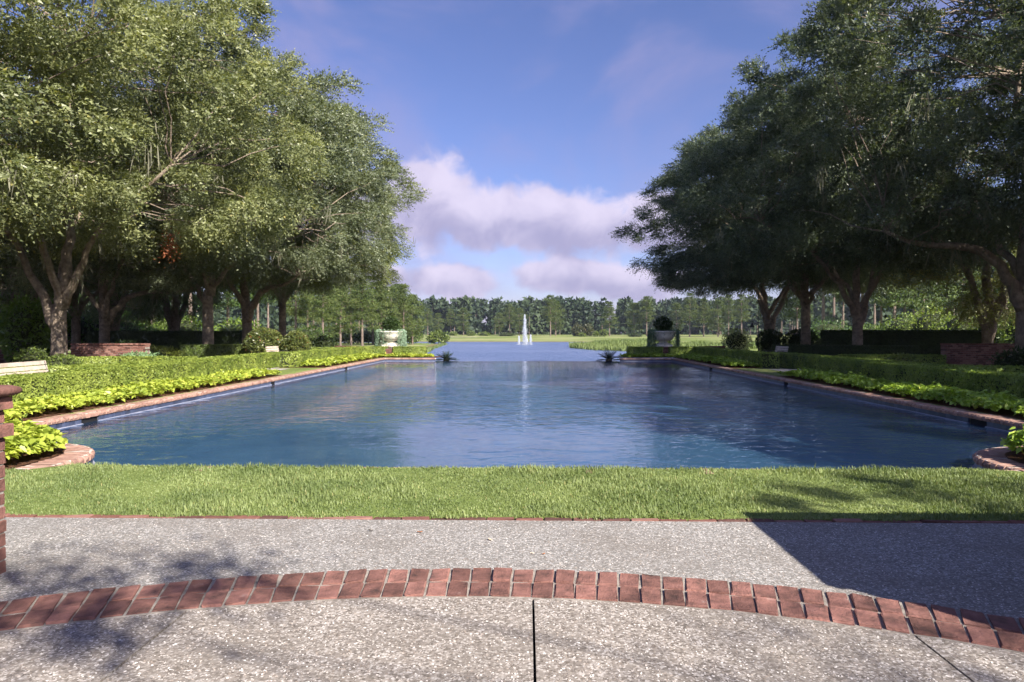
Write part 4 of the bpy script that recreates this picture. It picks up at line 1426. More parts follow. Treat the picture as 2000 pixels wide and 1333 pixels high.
def fountain():
    m, w = mat_new('fountain_spray')
    out = w.n('ShaderNodeOutputMaterial')
    d = w.n('ShaderNodeBsdfDiffuse'); d.inputs[0].default_value = (.7, .73, .78, 1)
    t = w.n('ShaderNodeBsdfTranslucent'); t.inputs[0].default_value = (.9, .92, .95, 1)
    a = w.n('ShaderNodeMixShader'); a.inputs[0].default_value = .5
    w.l(d.outputs[0], a.inputs[1]); w.l(t.outputs[0], a.inputs[2]); w.l(a.outputs[0], out.inputs[0])
    r = np.random.default_rng(12)
    o = thing('lake_fountain', 'tall white jet fountain rising from the lake', 'fountain', (-.60, 159.0, LZ))
    def jet(x, H, wd, n, pw=.62):
        h = r.random(n) ** .8
        u = h                              # height fraction
        rad = wd * (1 - u ** 1.6) ** .8 * np.abs(r.normal(size=n)) * .55 + .03
        a_ = r.uniform(0, 2 * pi, n)
        C = np.c_[x + rad * np.cos(a_) , rad * np.sin(a_), u * H]
        V, Q = rand_leaves(r, C, .22, .10, np.array([[0, 0, 1.0]]), 1.6)
        return np_mesh('jet', V, [Q], (m,))
    link('jet', jet(0, 6.9, .62, 2300), o)
    for x, H in ((-1.35, 1.9), (-.2, 1.7), (.45, 1.8), (1.35, 2.2)):
        link('jet', jet(x, H, .34, 520), o)
    sp = np.c_[r.normal(size=(220, 2)) * np.array([.9, .7]), np.abs(r.normal(size=220)) * .1]
    V, Q = rand_leaves(r, sp, .2, .1)
    link('splash', np_mesh('splash', V, [Q], (m,)), o)


fountain()

# ------------------------------------------------------------------ oaks


def auto_limbs(r, fork, n=5, zt=9.0, R=8.0):
    out = []
    a0 = r.uniform(0, 2 * pi)
    for k in range(n):
        a = a0 + k * 2 * pi / n + r.normal() * .2
        e = R * r.uniform(.45, .6); z = zt * r.uniform(.75, 1.05)
        s = fork + r.uniform(-.5, .6)
        t = np.linspace(0, 1, 7)
        rr = e * t ** 1.05; zz = s + (z - s) * t ** (.85)
        w = r.normal(size=(7, 2)) * .12 * t[:, None]
        pts = np.c_[rr * cos(a) + w[:, 0], rr * sin(a) + w[:, 1], zz]
        out.append((pts, r.uniform(.20, .27), .05))
    pts = np.c_[np.linspace(0, r.normal() * .6, 6), np.linspace(0, r.normal() * .6, 6), np.linspace(fork - .2, zt * 1.25, 6)]
    out.append((pts, .27, .05))
    return out


def oak_meshes(seed, R=9.2, zt=18.0, zb=3.9, trunk_h=2.8, tr=.36, limbs=None, M_cl=170, sprays=118, leaf=(.145, .072), moss=70, lean=(0, 0), squash=0.48):
    r = np.random.default_rng(seed)
    k = 9
    t = np.linspace(0, 1, k)
    path = np.c_[lean[0] * t, lean[1] * t, -.3 + (trunk_h + .3) * t]
    rad = tr * (1.0 + .55 * np.exp(-t * 9) - .12 * t)
    tb = MB().tube(path, rad, 12)
    limbs = limbs if limbs is not None else auto_limbs(r, trunk_h, 5, zb + 5, R)
    nodes = []
    for pts, r0, r1 in limbs:
        P = np.array(pts, float)
        n = 12
        s = np.linspace(0, len(P) - 1, n)
        Pn = np.stack([np.interp(s, np.arange(len(P)), P[:, c]) for c in range(3)], 1)
        Pn[1:-1] += r.normal(size=(n - 2, 3)) * .05
        tb.tube(Pn, np.linspace(r0, r1, n), 8)
        nodes.append(Pn[3:])
    nodes = np.vstack(nodes)
    # clump centres inside a lumpy dome
    ph = r.uniform(0, 2 * pi, M_cl); u = r.random(M_cl)
    tt = r.beta(1.1, 1.6, M_cl)
    w = np.where(tt > .28, np.sqrt(np.clip(1 - ((tt - .28) / .74) ** 2, .02, 1)), .72 + .28 * (tt / .28))
    lump = 1 + .10 * np.sin(3 * ph + seed) + .11 * np.sin(5 * ph + 9 * tt)
    rr = R * w * lump * np.where(u < .74, r.uniform(.66, 1.02, M_cl), r.uniform(.2, .66, M_cl))
    c = np.c_[rr * np.cos(ph), rr * np.sin(ph), zb + (zt - zb) * tt * .96]
    c[:, 2] -= .5 * (rr / R) ** 2 * (tt < .3)
    # branches out to the clumps
    for q in c[r.random(M_cl) < .42]:
        d = np.linalg.norm((nodes - q) * np.array([1, 1, 1.4]), axis=1) + np.where(nodes[:, 2] > q[2] + .5, 3, 0)
        a = nodes[np.argmin(d)]
        s = np.linspace(0, 1, 6)[:, None]
        bow = np.array([0, 0, 1.0]) * np.sin(s * pi) * .25
        P = a + (q - a) * s + bow * r.uniform(-.6, 2.2) + r.normal(size=(6, 3)) * .17 * np.sin(s * pi)
        L = np.linalg.norm(q - a)
        tb.tube(P, np.linspace(min(.042, .016 + L * .006), .008, 6), 5, False)
    trunk = tb.mesh('trunk', M['bark'], True)
    # leaves in sprays
    crad = r.uniform(.5, 1.05, M_cl) * np.where(r.random(M_cl) < .2, 1.3, 1.0)
    ci = np.repeat(np.arange(M_cl), sprays); n = len(ci)
    dd = norm(r.normal(size=(n, 3)) + np.array([0, 0, .25])) * (r.random((n, 1)) ** (1 / 2.8))
    s0 = c[ci] + dd * crad[ci][:, None] * np.array([1, 1, squash])
    axis = np.array([0, 0, zb + .32 * (zt - zb)])
    o = norm(s0 - axis)
    D = norm(o * .8 + norm(dd) * .45 + r.normal(size=(n, 3)) * .45 + np.array([0, 0, .05]))
    Ls = r.uniform(.25, .75, n)
    kl = 8
    tl = np.linspace(.12, 1, kl)
    Cc = s0[:, None] + D[:, None] * (Ls[:, None] * tl[None])[:, :, None] + np.array([0, 0, -.16]) * (tl ** 2)[None, :, None]
    side = norm(np.cross(D, norm(np.array([0, 0, 1.0]) + r.normal(size=(n, 3)) * .5)))
    sg = np.where(np.arange(kl) % 2 == 0, 1, -1)
    LD = norm(D[:, None] * .75 + side[:, None] * sg[None, :, None] * .75 + r.normal(size=(n, kl, 3)) * .3)
    Cc = Cc.reshape(-1, 3); LD = LD.reshape(-1, 3)
    nv = norm(np.repeat(norm(dd), kl, 0) * 1.0 + np.array([0, 0, .5]) + r.normal(size=LD.shape) * .36)
    S = norm(np.cross(LD, nv))
    nl = len(Cc)
    ll = (leaf[0] * r.uniform(.55, 1.35, nl))[:, None]; lw = (leaf[1] * r.uniform(.65, 1.35, nl))[:, None]
    V = np.stack([Cc + LD * ll * .25 + S * lw * .5, Cc + LD * ll, Cc + LD * ll * .1 - S * lw * .5], 1).reshape(-1, 3)
    crown = np_mesh('crown', V, [np.arange(nl * 3).reshape(nl, 3)], (M['oak'],))
    # hanging moss below the lower clumps
    mm = MB()
    low = np.where(tt < .34)[0]
    for q in range(moss):
        i = r.choice(low)
        p = c[i] + np.array([*(r.normal(size=2) * .8), -crad[i] * .25])
        if r.random() < .3:
            p = nodes[r.integers(len(nodes))] + np.array([0, 0, -.1])
            if p[2] > zb + 3.5: continue
        L = r.uniform(.35, 1.05)
        ns = int(r.integers(9, 20))
        for j in range(ns):
            b = p + np.array([*(r.normal(size=2) * .16), r.normal() * .12]); l = L * r.uniform(.2, 1.0)
            wd = r.uniform(.006, .02); a = r.uniform(0, pi)
            e = np.array([cos(a), sin(a), 0]) * wd
            dr = r.normal(size=2) * .11
            pts = [b, b + np.array([*(dr * .5), -l * .35]), b + np.array([*dr, -l * .7]), b + np.array([*(dr * 1.4), -l])]
            ws = [.5, 1.1, .9, .15]
            Vv = np.array([pp + e * s_ * w_ for pp, w_ in zip(pts, ws) for s_ in (-1, 1)])
            mm.add(Vv, [(0, 1, 3, 2), (2, 3, 5, 4), (4, 5, 7, 6)])
    mo = mm.mesh('spanish_moss', M['moss']) if mm.v else None
    return trunk, crown, mo


def plant(meshes, label, loc, rz=0.0, scale=1.0, color=(1, 1, 1), group='oaks round the pool garden', name='oak_tree', cat='tree', tilt=None):
    o = thing(name, label, cat, loc, rz, group, scale)
    link('trunk', meshes[0], o)
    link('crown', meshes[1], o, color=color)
    if len(meshes) > 2 and meshes[2] is not None:
        link('spanish_moss', meshes[2], o)['kind'] = 'stuff'
    return o


limbs_a = [  # pale forked oak on the left
    ([(.02, 0, 1.45), (-.45, 0, 2.2), (-.75, -.1, 3.0), (-1.1, -.2, 3.9), (-1.5, -.3, 4.9), (-3.2, -.8, 6.6), (-5.0, -1.2, 7.6)], .22, .05),
    ([(.15, 0, 2.3), (.22, .1, 3.2), (.25, .2, 4.6), (.4, .3, 6.5), (.2, .4, 9), (.5, .3, 12.5)], .27, .05),
    ([(.25, 0, 2.5), (.65, -.1, 3.2), (1.15, -.2, 3.9), (1.6, -.4, 4.8), (3.4, -1.0, 6.2), (5.6, -1.6, 7.4)], .20, .05),
    ([(.1, 0, 2.4), (-.2, .4, 3.3), (-.5, 1.4, 4.8), (-.9, 3.0, 7.0), (-1.2, 5.0, 8.6)], .17, .05),
    ([(.1, 0, 2.6), (.1, -.6, 3.8), (.4, -1.8, 5.2), (.6, -3.6, 6.8), (.7, -5.4, 8.0)], .17, .05)]
limbs_b = [  # tall straight stem
    ([(.1, 0, 3.4), (.15, 0, 5), (.1, .1, 7.5), (.3, .2, 10), (.2, .1, 13)], .30, .05),
    ([(.05, 0, 2.6), (-.5, .1, 3.6), (-1.1, .2, 4.6), (-2.6, .3, 6.0), (-4.8, .6, 7.2)], .15, .05),
    ([(.1, 0, 3.4), (1.0, -.3, 4.7), (2.6, -.6, 5.8), (5.0, -.9, 6.8)], .16, .05),
    ([(.1, 0, 3.6), (.3, -1.2, 5.2), (.5, -3.0, 6.6), (.6, -5.0, 7.6)], .15, .05),
    ([(.1, 0, 3.8), (-.3, 1.3, 5.4), (-.4, 3.0, 7.0), (-.7, 5.0, 8.2)], .15, .05)]
limbs_c = [  # great limb arching out to the pool on the right
    ([(-.05, 0, 2.2), (-.5, 0, 3.0), (-1.0, -.1, 3.65), (-1.8, -.2, 4.2), (-2.8, -.3, 4.5), (-4.2, -.4, 4.5), (-6.0, -.4, 5.0)], .27, .07),
    ([(0, 0, 2.6), (.1, .1, 4.5), (.2, .1, 7.0), (-.2, .3, 10), (.1, .2, 13)], .33, .05),
    ([(.1, 0, 2.9), (.9, .3, 4.2), (2.4, .6, 5.6), (5.0, .9, 7.0)], .18, .05),
    ([(0, 0, 3.0), (-.3, -1.3, 4.6), (-.8, -3.0, 6.4), (-1.2, -5.0, 7.8)], .17, .05),
    ([(0, 0, 3.1), (-.3, 1.4, 4.8), (-.6, 3.2, 6.6), (-.7, 5.2, 8.0)], .17, .05)]

OA = oak_meshes(101, 9.4, 18.2, 5.3, 2.5, .31, limbs_a, 360, 108, moss=60)
OB = oak_meshes(202, 9.2, 17.6, 5.2, 3.6, .30, limbs_b, 350, 108, moss=60)
OC = oak_meshes(303, 9.6, 18.6, 4.9, 3.0, .34, limbs_c, 350, 108, moss=120)

WARM = (1.20, 1.18, 0.92); MIDC = (.96, 1.0, 1.04); OLIVE = (.92, .95, .58); SHADE_COOL = (.62, .72, .80); SHADE_DARK = (.55, .62, .62)  # the shaded row's tints put its shade into the crown colour
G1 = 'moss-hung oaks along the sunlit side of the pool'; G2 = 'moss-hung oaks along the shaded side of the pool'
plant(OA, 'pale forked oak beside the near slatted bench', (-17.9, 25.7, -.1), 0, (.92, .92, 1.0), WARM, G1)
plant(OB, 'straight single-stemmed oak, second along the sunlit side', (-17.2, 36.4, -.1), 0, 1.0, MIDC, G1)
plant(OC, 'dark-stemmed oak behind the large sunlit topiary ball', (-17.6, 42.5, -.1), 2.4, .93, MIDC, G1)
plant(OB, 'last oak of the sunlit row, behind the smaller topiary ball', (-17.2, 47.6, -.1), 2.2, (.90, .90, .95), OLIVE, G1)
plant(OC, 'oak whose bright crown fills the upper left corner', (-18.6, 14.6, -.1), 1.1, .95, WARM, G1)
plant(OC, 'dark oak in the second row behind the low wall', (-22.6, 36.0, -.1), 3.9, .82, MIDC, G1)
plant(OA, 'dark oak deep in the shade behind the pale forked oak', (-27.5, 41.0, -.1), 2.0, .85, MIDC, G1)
plant(OC, 'nearest dark oak with a great limb arching over the shaded wall', (18.4, 25.7, -.1), 0, (.88, .88, 1.02), SHADE_DARK, G2)
plant(OA, 'dark forked oak, second along the shaded side', (17.4, 36.4, -.1), 3.5, (.90, .90, .97), SHADE_COOL, G2)
plant(OB, 'dark oak behind the wider dark topiary ball', (17.2, 42.6, -.1), 4.0, (1.0, 1.0, .92), SHADE_COOL, G2)
plant(OA, 'last oak of the shaded row, its crown reaching over the dark urn', (17.0, 48.6, -.1), 1.9, (1.02, 1.02, .90), SHADE_COOL, G2)
plant(OB, 'oak beside the patio on the shaded side, outside the frame', (21.0, 14.6, -.1), 0.7, .88, SHADE_DARK, G2)
plant(OA, 'oak level with the terrace on the shaded side, outside the frame', (21.0, 3.6, -.1), 2.2, .80, SHADE_DARK, G2)
plant(OC, 'second-row oak on the shaded side behind the nearest trunk', (28.5, 22.0, -.1), 1.9, 1.0, SHADE_DARK, G2)
dl = MB()
r_ = np.random.default_rng(77)
V, Q = rand_leaves(r_, r_.normal(size=(260, 3)) * np.array([.15, .15, .28]), .12, .05)
tag(link('dead_branch', np_mesh('dead_branch', V, [Q], (M['rust'],)), None, (-13.3, 25.2, 4.55)), 'rust-red cluster of dead leaves hanging in the oak canopy', 'dead leaves', kind='stuff')


# a small tree behind the camera whose outer sprays throw the soft dapples on the left of the terrace
def patio_tree():
    r = np.random.default_rng(41)
    spots = [(-2.45, 3.55, 8.5, .55), (-1.75, 3.75, 8.8, .42), (-3.0, 3.35, 8.2, .5), (-1.95, 3.0, 9.2, .26), (-2.6, 2.75, 8.4, .36),
             (2.5, 5.75, 9.0, .34), (3.4, 5.55, 8.0, .5), (4.3, 5.8, 7.4, .5), (3.2, 6.2, 8.4, .3), (2.0, 5.35, 9.6, .26), (4.9, 5.3, 6.8, .5)]
    o = thing('patio_tree', 'slender tree behind the terrace, outside the frame', 'tree', (9.5, -6.0, 0))
    base = np.array([9.5, -6.0, 0])
    tr = MB().tube([(0, 0, -.2), (.1, .1, 2), (-.3, .3, 4.2), (-1.5, 1.6, 5.6)], [.2, .16, .12, .08], 9)
    C = []
    for x, y, t, s in spots:
        p = np.array([x, y, 0]) + SUN_DIR * t * 1.22 - base
        n = int(720 * s)
        C.append(p + r.normal(size=(n, 3)) * s * .42)
        a = np.array([-1.5, 1.6, 5.6]) if -2 < x < 1 else np.array([-.3, .3, 4.2])
        tr.tube([a, (a + p) / 2 + [0, 0, .3], p], [.022, .012, .006], 5)
    C.append(np.array([0.2, -.6, 7.0]) + norm(r.normal(size=(4500, 3))) * r.uniform(.6, 1, (4500, 1)) * np.array([2.3, 2.0, 2.2]))
    tr.tube([(-.3, .3, 4.2), (.2, -.4, 6.5)], [.1, .05], 6)
    C = np.vstack(C)
    V, Q = rand_leaves(r, C, .10, .05)
    link('trunk', tr.mesh('trunk', M['bark']), o)
    link('crown', np_mesh('crown', V, [Q], (M['oak'],)), o)


patio_tree()

# ------------------------------------------------------------------ pines and the far wood


def pine_meshes(seed, H, bare, R, n_whorl, per, leaf, mat='pine', round_top=False):
    r = np.random.default_rng(seed)
    tb = MB().tube([(0, 0, -.5), (.05, 0, H * .4), (r.normal() * .2, r.normal() * .2, H * .97)], [H * .013 + .08, H * .010 + .05, .03], 7)
    C = []
    for k in range(n_whorl):
        f = (k + r.random() * .8) / n_whorl
        z = bare + (H - bare) * f
        prof = (np.sin(pi * (f * .8 + .18)) ** .8 if round_top else (1 - f) ** .75 + .1)
        rad = R * prof * r.uniform(.7, 1.15)
        nb = int(r.integers(3, 6))
        a0 = r.uniform(0, 2 * pi)
        for j in range(nb):
            a = a0 + j * 2 * pi / nb + r.normal() * .25
            e = np.array([cos(a) * rad, sin(a) * rad, z + rad * r.uniform(-.05, .22)])
            tb.tube([(0, 0, z), e * np.array([.5, .5, 1]) + [0, 0, 0], e], [.05, .035, .012], 4, False)
            for q in range(3):
                p = np.array([0, 0, z]) * (1 - (.5 + .25 * q)) + e * (.5 + .25 * q)
                C.append(p + r.normal(size=(per, 3)) * np.array([.34, .34, .15]) * (R * .32 + .25))
    C = np.vstack(C)
    d = norm(np.c_[C[:, :2], np.full(len(C), .6)])
    V, Q = rand_leaves(r, C, leaf[0], leaf[1], d, .6)
    return tb.mesh('trunk', M['pine_bark']), np_mesh('crown', V, [Q], (M[mat],))


P1 = pine_meshes(1, 12.5, 3.2, 2.9, 13, 44, (.50, .10))
P2 = pine_meshes(2, 14.0, 5.0, 2.7, 11, 46, (.50, .10), round_top=True)
P3 = pine_meshes(3, 11.0, 1.8, 2.9, 13, 44, (.50, .105), round_top=True)
P4 = pine_meshes(4, 21.0, 11.0, 3.4, 12, 34, (.7, .22), round_top=True)
P5 = pine_meshes(5, 18.0, 7.0, 3.6, 13, 34, (.7, .22))
ORD = ['first', 'second', 'third', 'fourth', 'fifth', 'sixth', 'seventh', 'eighth', 'ninth', 'tenth', 'eleventh', 'twelfth', 'thirteenth', 'fourteenth', 'fifteenth', 'sixteenth', 'seventeenth', 'eighteenth', 'nineteenth', 'twentieth', 'twenty-first', 'twenty-second', 'twenty-third', 'twenty-fourth', 'twenty-fifth', 'twenty-sixth']


def gz(x, y):
    return float(terrain_height(np.array([float(x)]), np.array([float(y)]))[0])


def at(px, Y):
    return (px - 1030) / 1333 * Y


# pine grove on the lawn point behind the sunlit urn
r = np.random.default_rng(19)
grove = [(575, 118, P2, 1.0), (598, 130, P1, 1.0), (628, 112, P2, .92), (640, 138, P1, 1.05), (663, 120, P3, 1.0), (684, 132, P2, .95), (706, 121, P1, .98), (727, 140, P2, 1.0),
         (744, 128, P1, .95), (765, 138, P3, 1.05), (787, 132, P1, .92), (805, 140, P3, .92)]
for k, (px, Y, pm, s) in enumerate(grove):
    x = at(px, Y)
    plant(pm, f'sunlit pine of the grove behind the pale urn, {ORD[k]} from the left', (x, Y, gz(x, Y)), r.uniform(0, 6), s, (1.0, 1.02, .9), 'pines of the lawn grove', 'pine_tree')
back = [(520, 150, P4, .8), (552, 160, P4, .85), (610, 165, P4, .8), (655, 168, P5, .85), (700, 170, P4, .75), (740, 172, P5, .8), (775, 170, P4, .7)]
for k, (px, Y, pm, s) in enumerate(back):
    x = at(px, Y)
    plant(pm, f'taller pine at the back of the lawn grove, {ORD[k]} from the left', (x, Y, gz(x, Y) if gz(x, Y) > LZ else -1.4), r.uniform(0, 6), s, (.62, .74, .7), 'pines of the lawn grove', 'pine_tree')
# trees standing out in front of the far wood
front = [(905, 345, P3, 1.25, 'pale round tree before the far wood, left of the fountain'), (880, 350, P2, .95, 'loose pine left of the fountain near the sand bunkers'),
         (855, 340, P3, 1.0, 'dark round tree at the left end of the far shore'), (835, 335, P2, .95, 'tree beside the left end of the far shore'), (975, 330, P3, 1.0, 'low spreading tree just left of the jet'),
         (995, 335, P2, 1.1, 'pine directly behind the fountain jet'), (1015, 325, P3, 1.2, 'broad sunlit tree behind the jet'), (1075, 318, P2, 1.35, 'large sunlit pine right of the fountain'),
         (1085, 330, P3, 1.5, 'dense tree behind the large sunlit pine'), (1190, 320, P1, 1.25, 'conical sunlit pine between magnolias and cabins'), (1238, 320, P3, 1.4, 'pale broad tree left of the dark urn bush'),
         (1262, 315, P2, 1.3, 'sunlit pine behind the dark urn'), (1345, 300, P2, 1.35, 'first sunlit pine right of the dark urn'), (1372, 305, P1, 1.3, 'second sunlit pine right of the dark urn'),
         (1400, 290, P3, 1.4, 'broad sunlit tree above the bright fairway'), (1420, 300, P2, 1.3, 'slim sunlit pine with paired trunks by the fairway'), (1445, 285, P2, 1.25, 'sunlit pine left of the lamp shade'),
         (1320, 310, P3, 1.35, 'broad tree just right of the dark urn bush')]
for px, Y, pm, s, lab in front:
    x = at(px, Y)
    plant(pm, lab, (x, Y, gz(x, Y)), r.uniform(0, 6), s, (.85, .88, .75), 'trees in front of the far wood', 'pine_tree')
mag = oak = None
for px, nm in ((1128, 'left bronze magnolia of the pair before the far wood'), (1148, 'right bronze magnolia of the pair before the far wood')):
    x = at(px, 315); 
    o = shrub(nm, (x, 315, gz(x, 315) - .3), 2.5, 2.5, 3.1, 900, (.8, .45), 'magnolia', 'magnolia_tree', 'bronze magnolias', .15, .5, 'tree')
for px, Y, w_, h_, nm in ((1137, 305, 1.5, .9, 'round clipped bush below the magnolias'), (1163, 305, 1.1, 1.2, 'upright clipped bush right of the magnolias'), (1178, 305, 2.1, 1.7, 'wide bush under the conical pine'),
                          (920, 330, 2.0, 1.2, 'pale bush left of the jet near the bunkers'), (945, 330, 3.2, 1.0, 'long low bush left of the fountain'), (990, 318, 4.2, .9, 'dark low bush behind the jet'),
                          (885, 335, 2.2, 1.0, 'low bush behind the left sand bunker'), (1240, 300, 3.2, .9, 'low dark bush on the far lawn by the dark urn')):
    x = at(px, Y)
    shrub(nm, (x, Y, gz(x, Y) - .1), w_, w_ * .8, h_, 420, (.55, .32), 'shrub' if 'dark' not in nm else 'dark_hedge', 'far_bush', 'bushes on the far lawn')

# tall pines beyond the right oaks and the left ones: trunks show below the canopy
rp = np.random.default_rng(23)
tall = [(1602, 120), (1622, 140), (1676, 118), (1712, 126), (1738, 112), (1757, 120), (1792, 116), (1815, 132), (1838, 124), (1868, 118), (1895, 130), (1920, 122), (1948, 118), (1975, 126), (1552, 150), (1640, 160), (1700, 158), (1775, 155), (1850, 150)]
for k, (px, Y) in enumerate(sorted(tall)):
    x = at(px, Y)
    plant(P4 if rp.random() < .65 else P5, f'tall bare-stemmed pine beyond the right oaks, {ORD[k]} from the left', (x, Y, gz(x, Y)), rp.uniform(0, 6), rp.uniform(.8, 1.0), (.9, .98, .95), 'tall pines beyond the right oaks', 'pine_tree')
tl = [(30, 75), (62, 82), (120, 78), (215, 84), (250, 90), (290, 80), (330, 92), (365, 86), (440, 100), (500, 112)]
for k, (px, Y) in enumerate(tl):
    x = at(px, Y)
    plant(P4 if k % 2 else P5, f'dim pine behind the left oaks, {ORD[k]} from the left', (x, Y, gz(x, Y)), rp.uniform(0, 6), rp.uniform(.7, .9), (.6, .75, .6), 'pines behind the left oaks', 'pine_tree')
# leafy undergrowth between
for k, (px, Y, w_, h_, col, nm) in enumerate([
    (15, 46, 2.6, 2.2, (.8, 1.15, .6), 'bright green undergrowth bush at the left frame edge'), (60, 44, 2.0, 1.9, (.9, 1.2, .6), 'bright undergrowth bush left of the pale oak'),
    (140, 50, 2.6, 1.7, (.7, 1.0, .6), 'undergrowth bush seen right of the pale oak trunk'), (215, 58, 3.0, 1.9, (.6, .95, .7), 'bluish green bush between the oaks'), (270, 64, 3.2, 1.6, (1.0, 1.1, .8), 'pale undergrowth bush above the tall left hedge'),
    (340, 66, 3.2, 2.0, (1.0, 1.15, .7), 'soft green bush left of the second oak trunk'), (460, 70, 3.0, 1.8, (1.0, 1.1, .7), 'pale bush behind the dark-stemmed oak'), (600, 100, 3.0, 1.6, (.5, .6, .5), 'dark undergrowth bush at the foot of the pine grove'),
    (650, 150, 6.0, 1.8, (.4, .5, .45), 'dark thicket below the middle of the pine grove'), (720, 150, 6.0, 1.8, (.4, .5, .45), 'dark thicket left of the pale urn'), (780, 150, 5.0, 1.8, (.45, .55, .45), 'dark thicket at the right end of the grove'),
    (1610, 100, 3.5, 2.1, (.55, .75, .8), 'bluish undergrowth bush between dark trunks'), (1690, 95, 3.0, 1.7, (.7, .85, .75), 'undergrowth bush right of the forked dark oak'), (1760, 90, 3.4, 2.4, (1.0, 1.1, .8), 'sunlit young tree above the tall dark hedge'),
    (1810, 80, 3.0, 2.6, (1.25, 1.25, .8), 'sunlit yellow green bush behind the dark hedge'), (1870, 74, 3.0, 2.3, (1.15, 1.2, .8), 'sunlit bush right of the hedge end'), (1940, 64, 2.6, 2.4, (1.2, 1.2, .75), 'sunlit bush left of the nearest dark trunk'),
    (1990, 60, 2.4, 2.0, (1.0, 1.1, .7), 'sunlit bush behind the nearest dark trunk')]):
    x = at(px, Y)
    shrub(nm, (x, Y, gz(x, Y) - .05), w_, w_ * .8, h_, 2400, (.30, .16) if Y < 120 else (.45, .26), 'shrub', 'undergrowth_bush', 'undergrowth bushes', .16, .7, color=col)
# crepe-like small tree with moss above the shaded wall
SO = oak_meshes(404, 3.6, 7.0, 2.4, 1.0, .15, None, 34, 60, (.14, .07), moss=30)
plant(SO, 'small multi-stemmed sunlit tree above the shaded wall', (at(1915, 36), 36, -.1), 0.4, 1.0, (1.3, 1.2, .8), 'understory trees', 'small_tree')
plant(SO, 'small leafy tree hidden behind the pale forked oak', (at(210, 46), 46, -.1), 1.4, 1.1, (.8, .9, .7), 'understory trees', 'small_tree')
plant(SO, 'small leafy tree left of the straight oak stem', (at(330, 50), 50, -.1), 2.4, 1.15, (.8, .9, .7), 'understory trees', 'small_tree')
plant(SO, 'small leafy tree at the left edge behind the wall', (at(20, 38), 38, -.1), 3.4, 1.1, (.8, .95, .6), 'understory trees', 'small_tree')


def far_wood():
    """the closed wood beyond the fairway: one mass"""
    r = np.random.default_rng(55)
    Cs = []; Ds = []; tb = MB()
    n = 900
    X = r.uniform(-300, 330, n); Y = r.uniform(385, 450, n)
    X = np.r_[X, r.uniform(-260, -95, 160), r.uniform(105, 300, 170)]
    Y = np.r_[Y, r.uniform(150, 380, 160), r.uniform(190, 380, 170)]
    gap = (np.abs(X / Y - .122) < .012) & (Y > 380)
    X, Y = X[~gap], Y[~gap]
    n = len(X)
    Z = terrain_height(X, Y)
    H = r.uniform(15.5, 21.5, n) * np.where(Y < 380, .85, 1.0)
    for i in range(n):
        near = Y[i] < 420
        q = 170 if near else 120
        R = r.uniform(2.6, 4.2); h = H[i]; zb = h * r.uniform(.12, .42)
        k = int(r.integers(8, 13))
        cz = zb + (h - zb) * r.random(k) ** .8; ca = r.uniform(0, 2 * pi, k); cr = R * r.uniform(.2, .8, k) * np.clip(1.3 - (cz - zb) / (h - zb), .3, 1)
        c = np.c_[cr * np.cos(ca), cr * np.sin(ca), cz]
        ii = r.integers(0, k, q)
        d = norm(r.normal(size=(q, 3)))
        p = c[ii] + d * np.array([1.7, 1.7, 1.15]) * r.uniform(.6, 1.05, (q, 1))
        Cs.append(p + np.array([X[i], Y[i], Z[i]])); Ds.append(d)
        if near:
            tb.tube([(X[i], Y[i], Z[i] - .5), (X[i], Y[i], Z[i] + h * .8)], [.28, .14], 4, False)
    # undergrowth along the foot of the wood
    q = 24000
    ux = r.uniform(-300, 330, q); uy = 388 + r.uniform(0, 22, q)
    Cs.append(np.c_[ux, uy, terrain_height(ux, uy) + r.random(q) ** 1.4 * (8.5 + 2.5 * np.sin(ux * .2) * np.sin(ux * .063))]); Ds.append(norm(r.normal(size=(q, 3))))
    C = np.vstack(Cs); D = np.vstack(Ds)
    V, Q = rand_leaves(r, C, 2.5, 1.8, D, .5)
    o = link('far_wood', np_mesh('far_wood', V, [Q], (M['wood_far'],)))
    tag(o, 'closed dark wood beyond the fairway, seen as one mass', 'wood', kind='stuff')
    link('trunks', tb.mesh('trunks', M['pine_bark']), o)['kind'] = 'stuff'


far_wood()

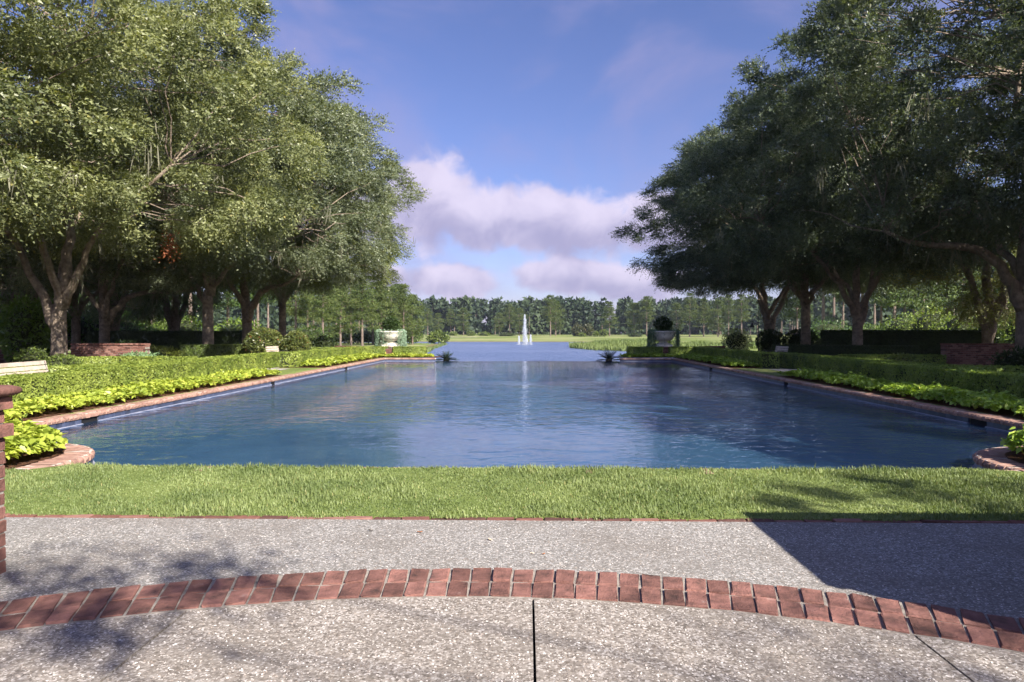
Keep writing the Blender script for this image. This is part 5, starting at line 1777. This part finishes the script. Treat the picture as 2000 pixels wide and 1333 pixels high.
# sand bunkers on the far fairway
for px, Y, a, b in ((868, 300, 5.0, 5), (905, 285, 6.0, 4), (925, 290, 3, 3)):
    x = at(px, Y)
    pts = [(x + a * cos(t) * (1 + .15 * sin(3 * t)), Y + b * sin(t)) for t in np.linspace(0, 2 * pi, 24, endpoint=False)]
    zc = max(gz(p[0], p[1]) for p in pts)
    sheet('sand_bunker', pts, zc + .06, M['sand'])


def reeds():
    r = np.random.default_rng(66)
    n = 26000
    q = np.c_[r.uniform(6, 75, n * 4), r.uniform(92, 180, n * 4)]
    d = poly_dist(q, LAKE)
    k = (d > -1.2) & (d < 16 + 4 * np.sin(q[:, 0] * .3)) & (q[:, 0] > 8)
    q = q[k][:n]; n = len(q)
    q2 = np.c_[r.uniform(-30, -12, 8000), r.uniform(84, 170, 8000)]
    d2 = poly_dist(q2, LAKE); q2 = q2[(d2 > -.4) & (d2 < 1.0)]
    H = np.r_[r.uniform(.6, 1.25, n) * (.8 + .3 * np.sin(q[:, 0] * .5) * np.sin(q[:, 1] * .35)), r.uniform(.25, .6, len(q2))]
    q = np.vstack([q, q2]); n = len(q)
    z = np.maximum(terrain_height(q[:, 0], q[:, 1]), LZ) - .05
    C = np.c_[q, z]
    D = norm(np.c_[r.normal(size=(n, 2)) * .28, np.ones(n)])
    a = r.uniform(0, pi, n)
    S = np.c_[np.cos(a), np.sin(a), np.zeros(n)]
    V, Q = leaf_quads(C, D, S, H, r.uniform(.12, .24, n))
    tag(link('reeds', np_mesh('reeds', V, [Q], (M['reed'],))), 'pale green reeds along the lake bank', 'reeds', kind='stuff')


reeds()


def haze():
    m, w = mat_new('haze_air')
    out = w.n('ShaderNodeOutputMaterial')
    v = w.n('ShaderNodeVolumePrincipled')
    v.inputs['Color'].default_value = (0.72, 0.80, 1.0, 1)
    v.inputs['Density'].default_value = 0.00016
    v.inputs['Anisotropy'].default_value = 0.2
    w.l(v.outputs[0], out.inputs['Volume'])
    o = link('haze', MB().box(-500, 500, -70, 660, -4, 30).mesh('haze', m))
    tag(o, 'faint bluish haze filling the air over the lake', 'haze', kind='stuff')


haze()
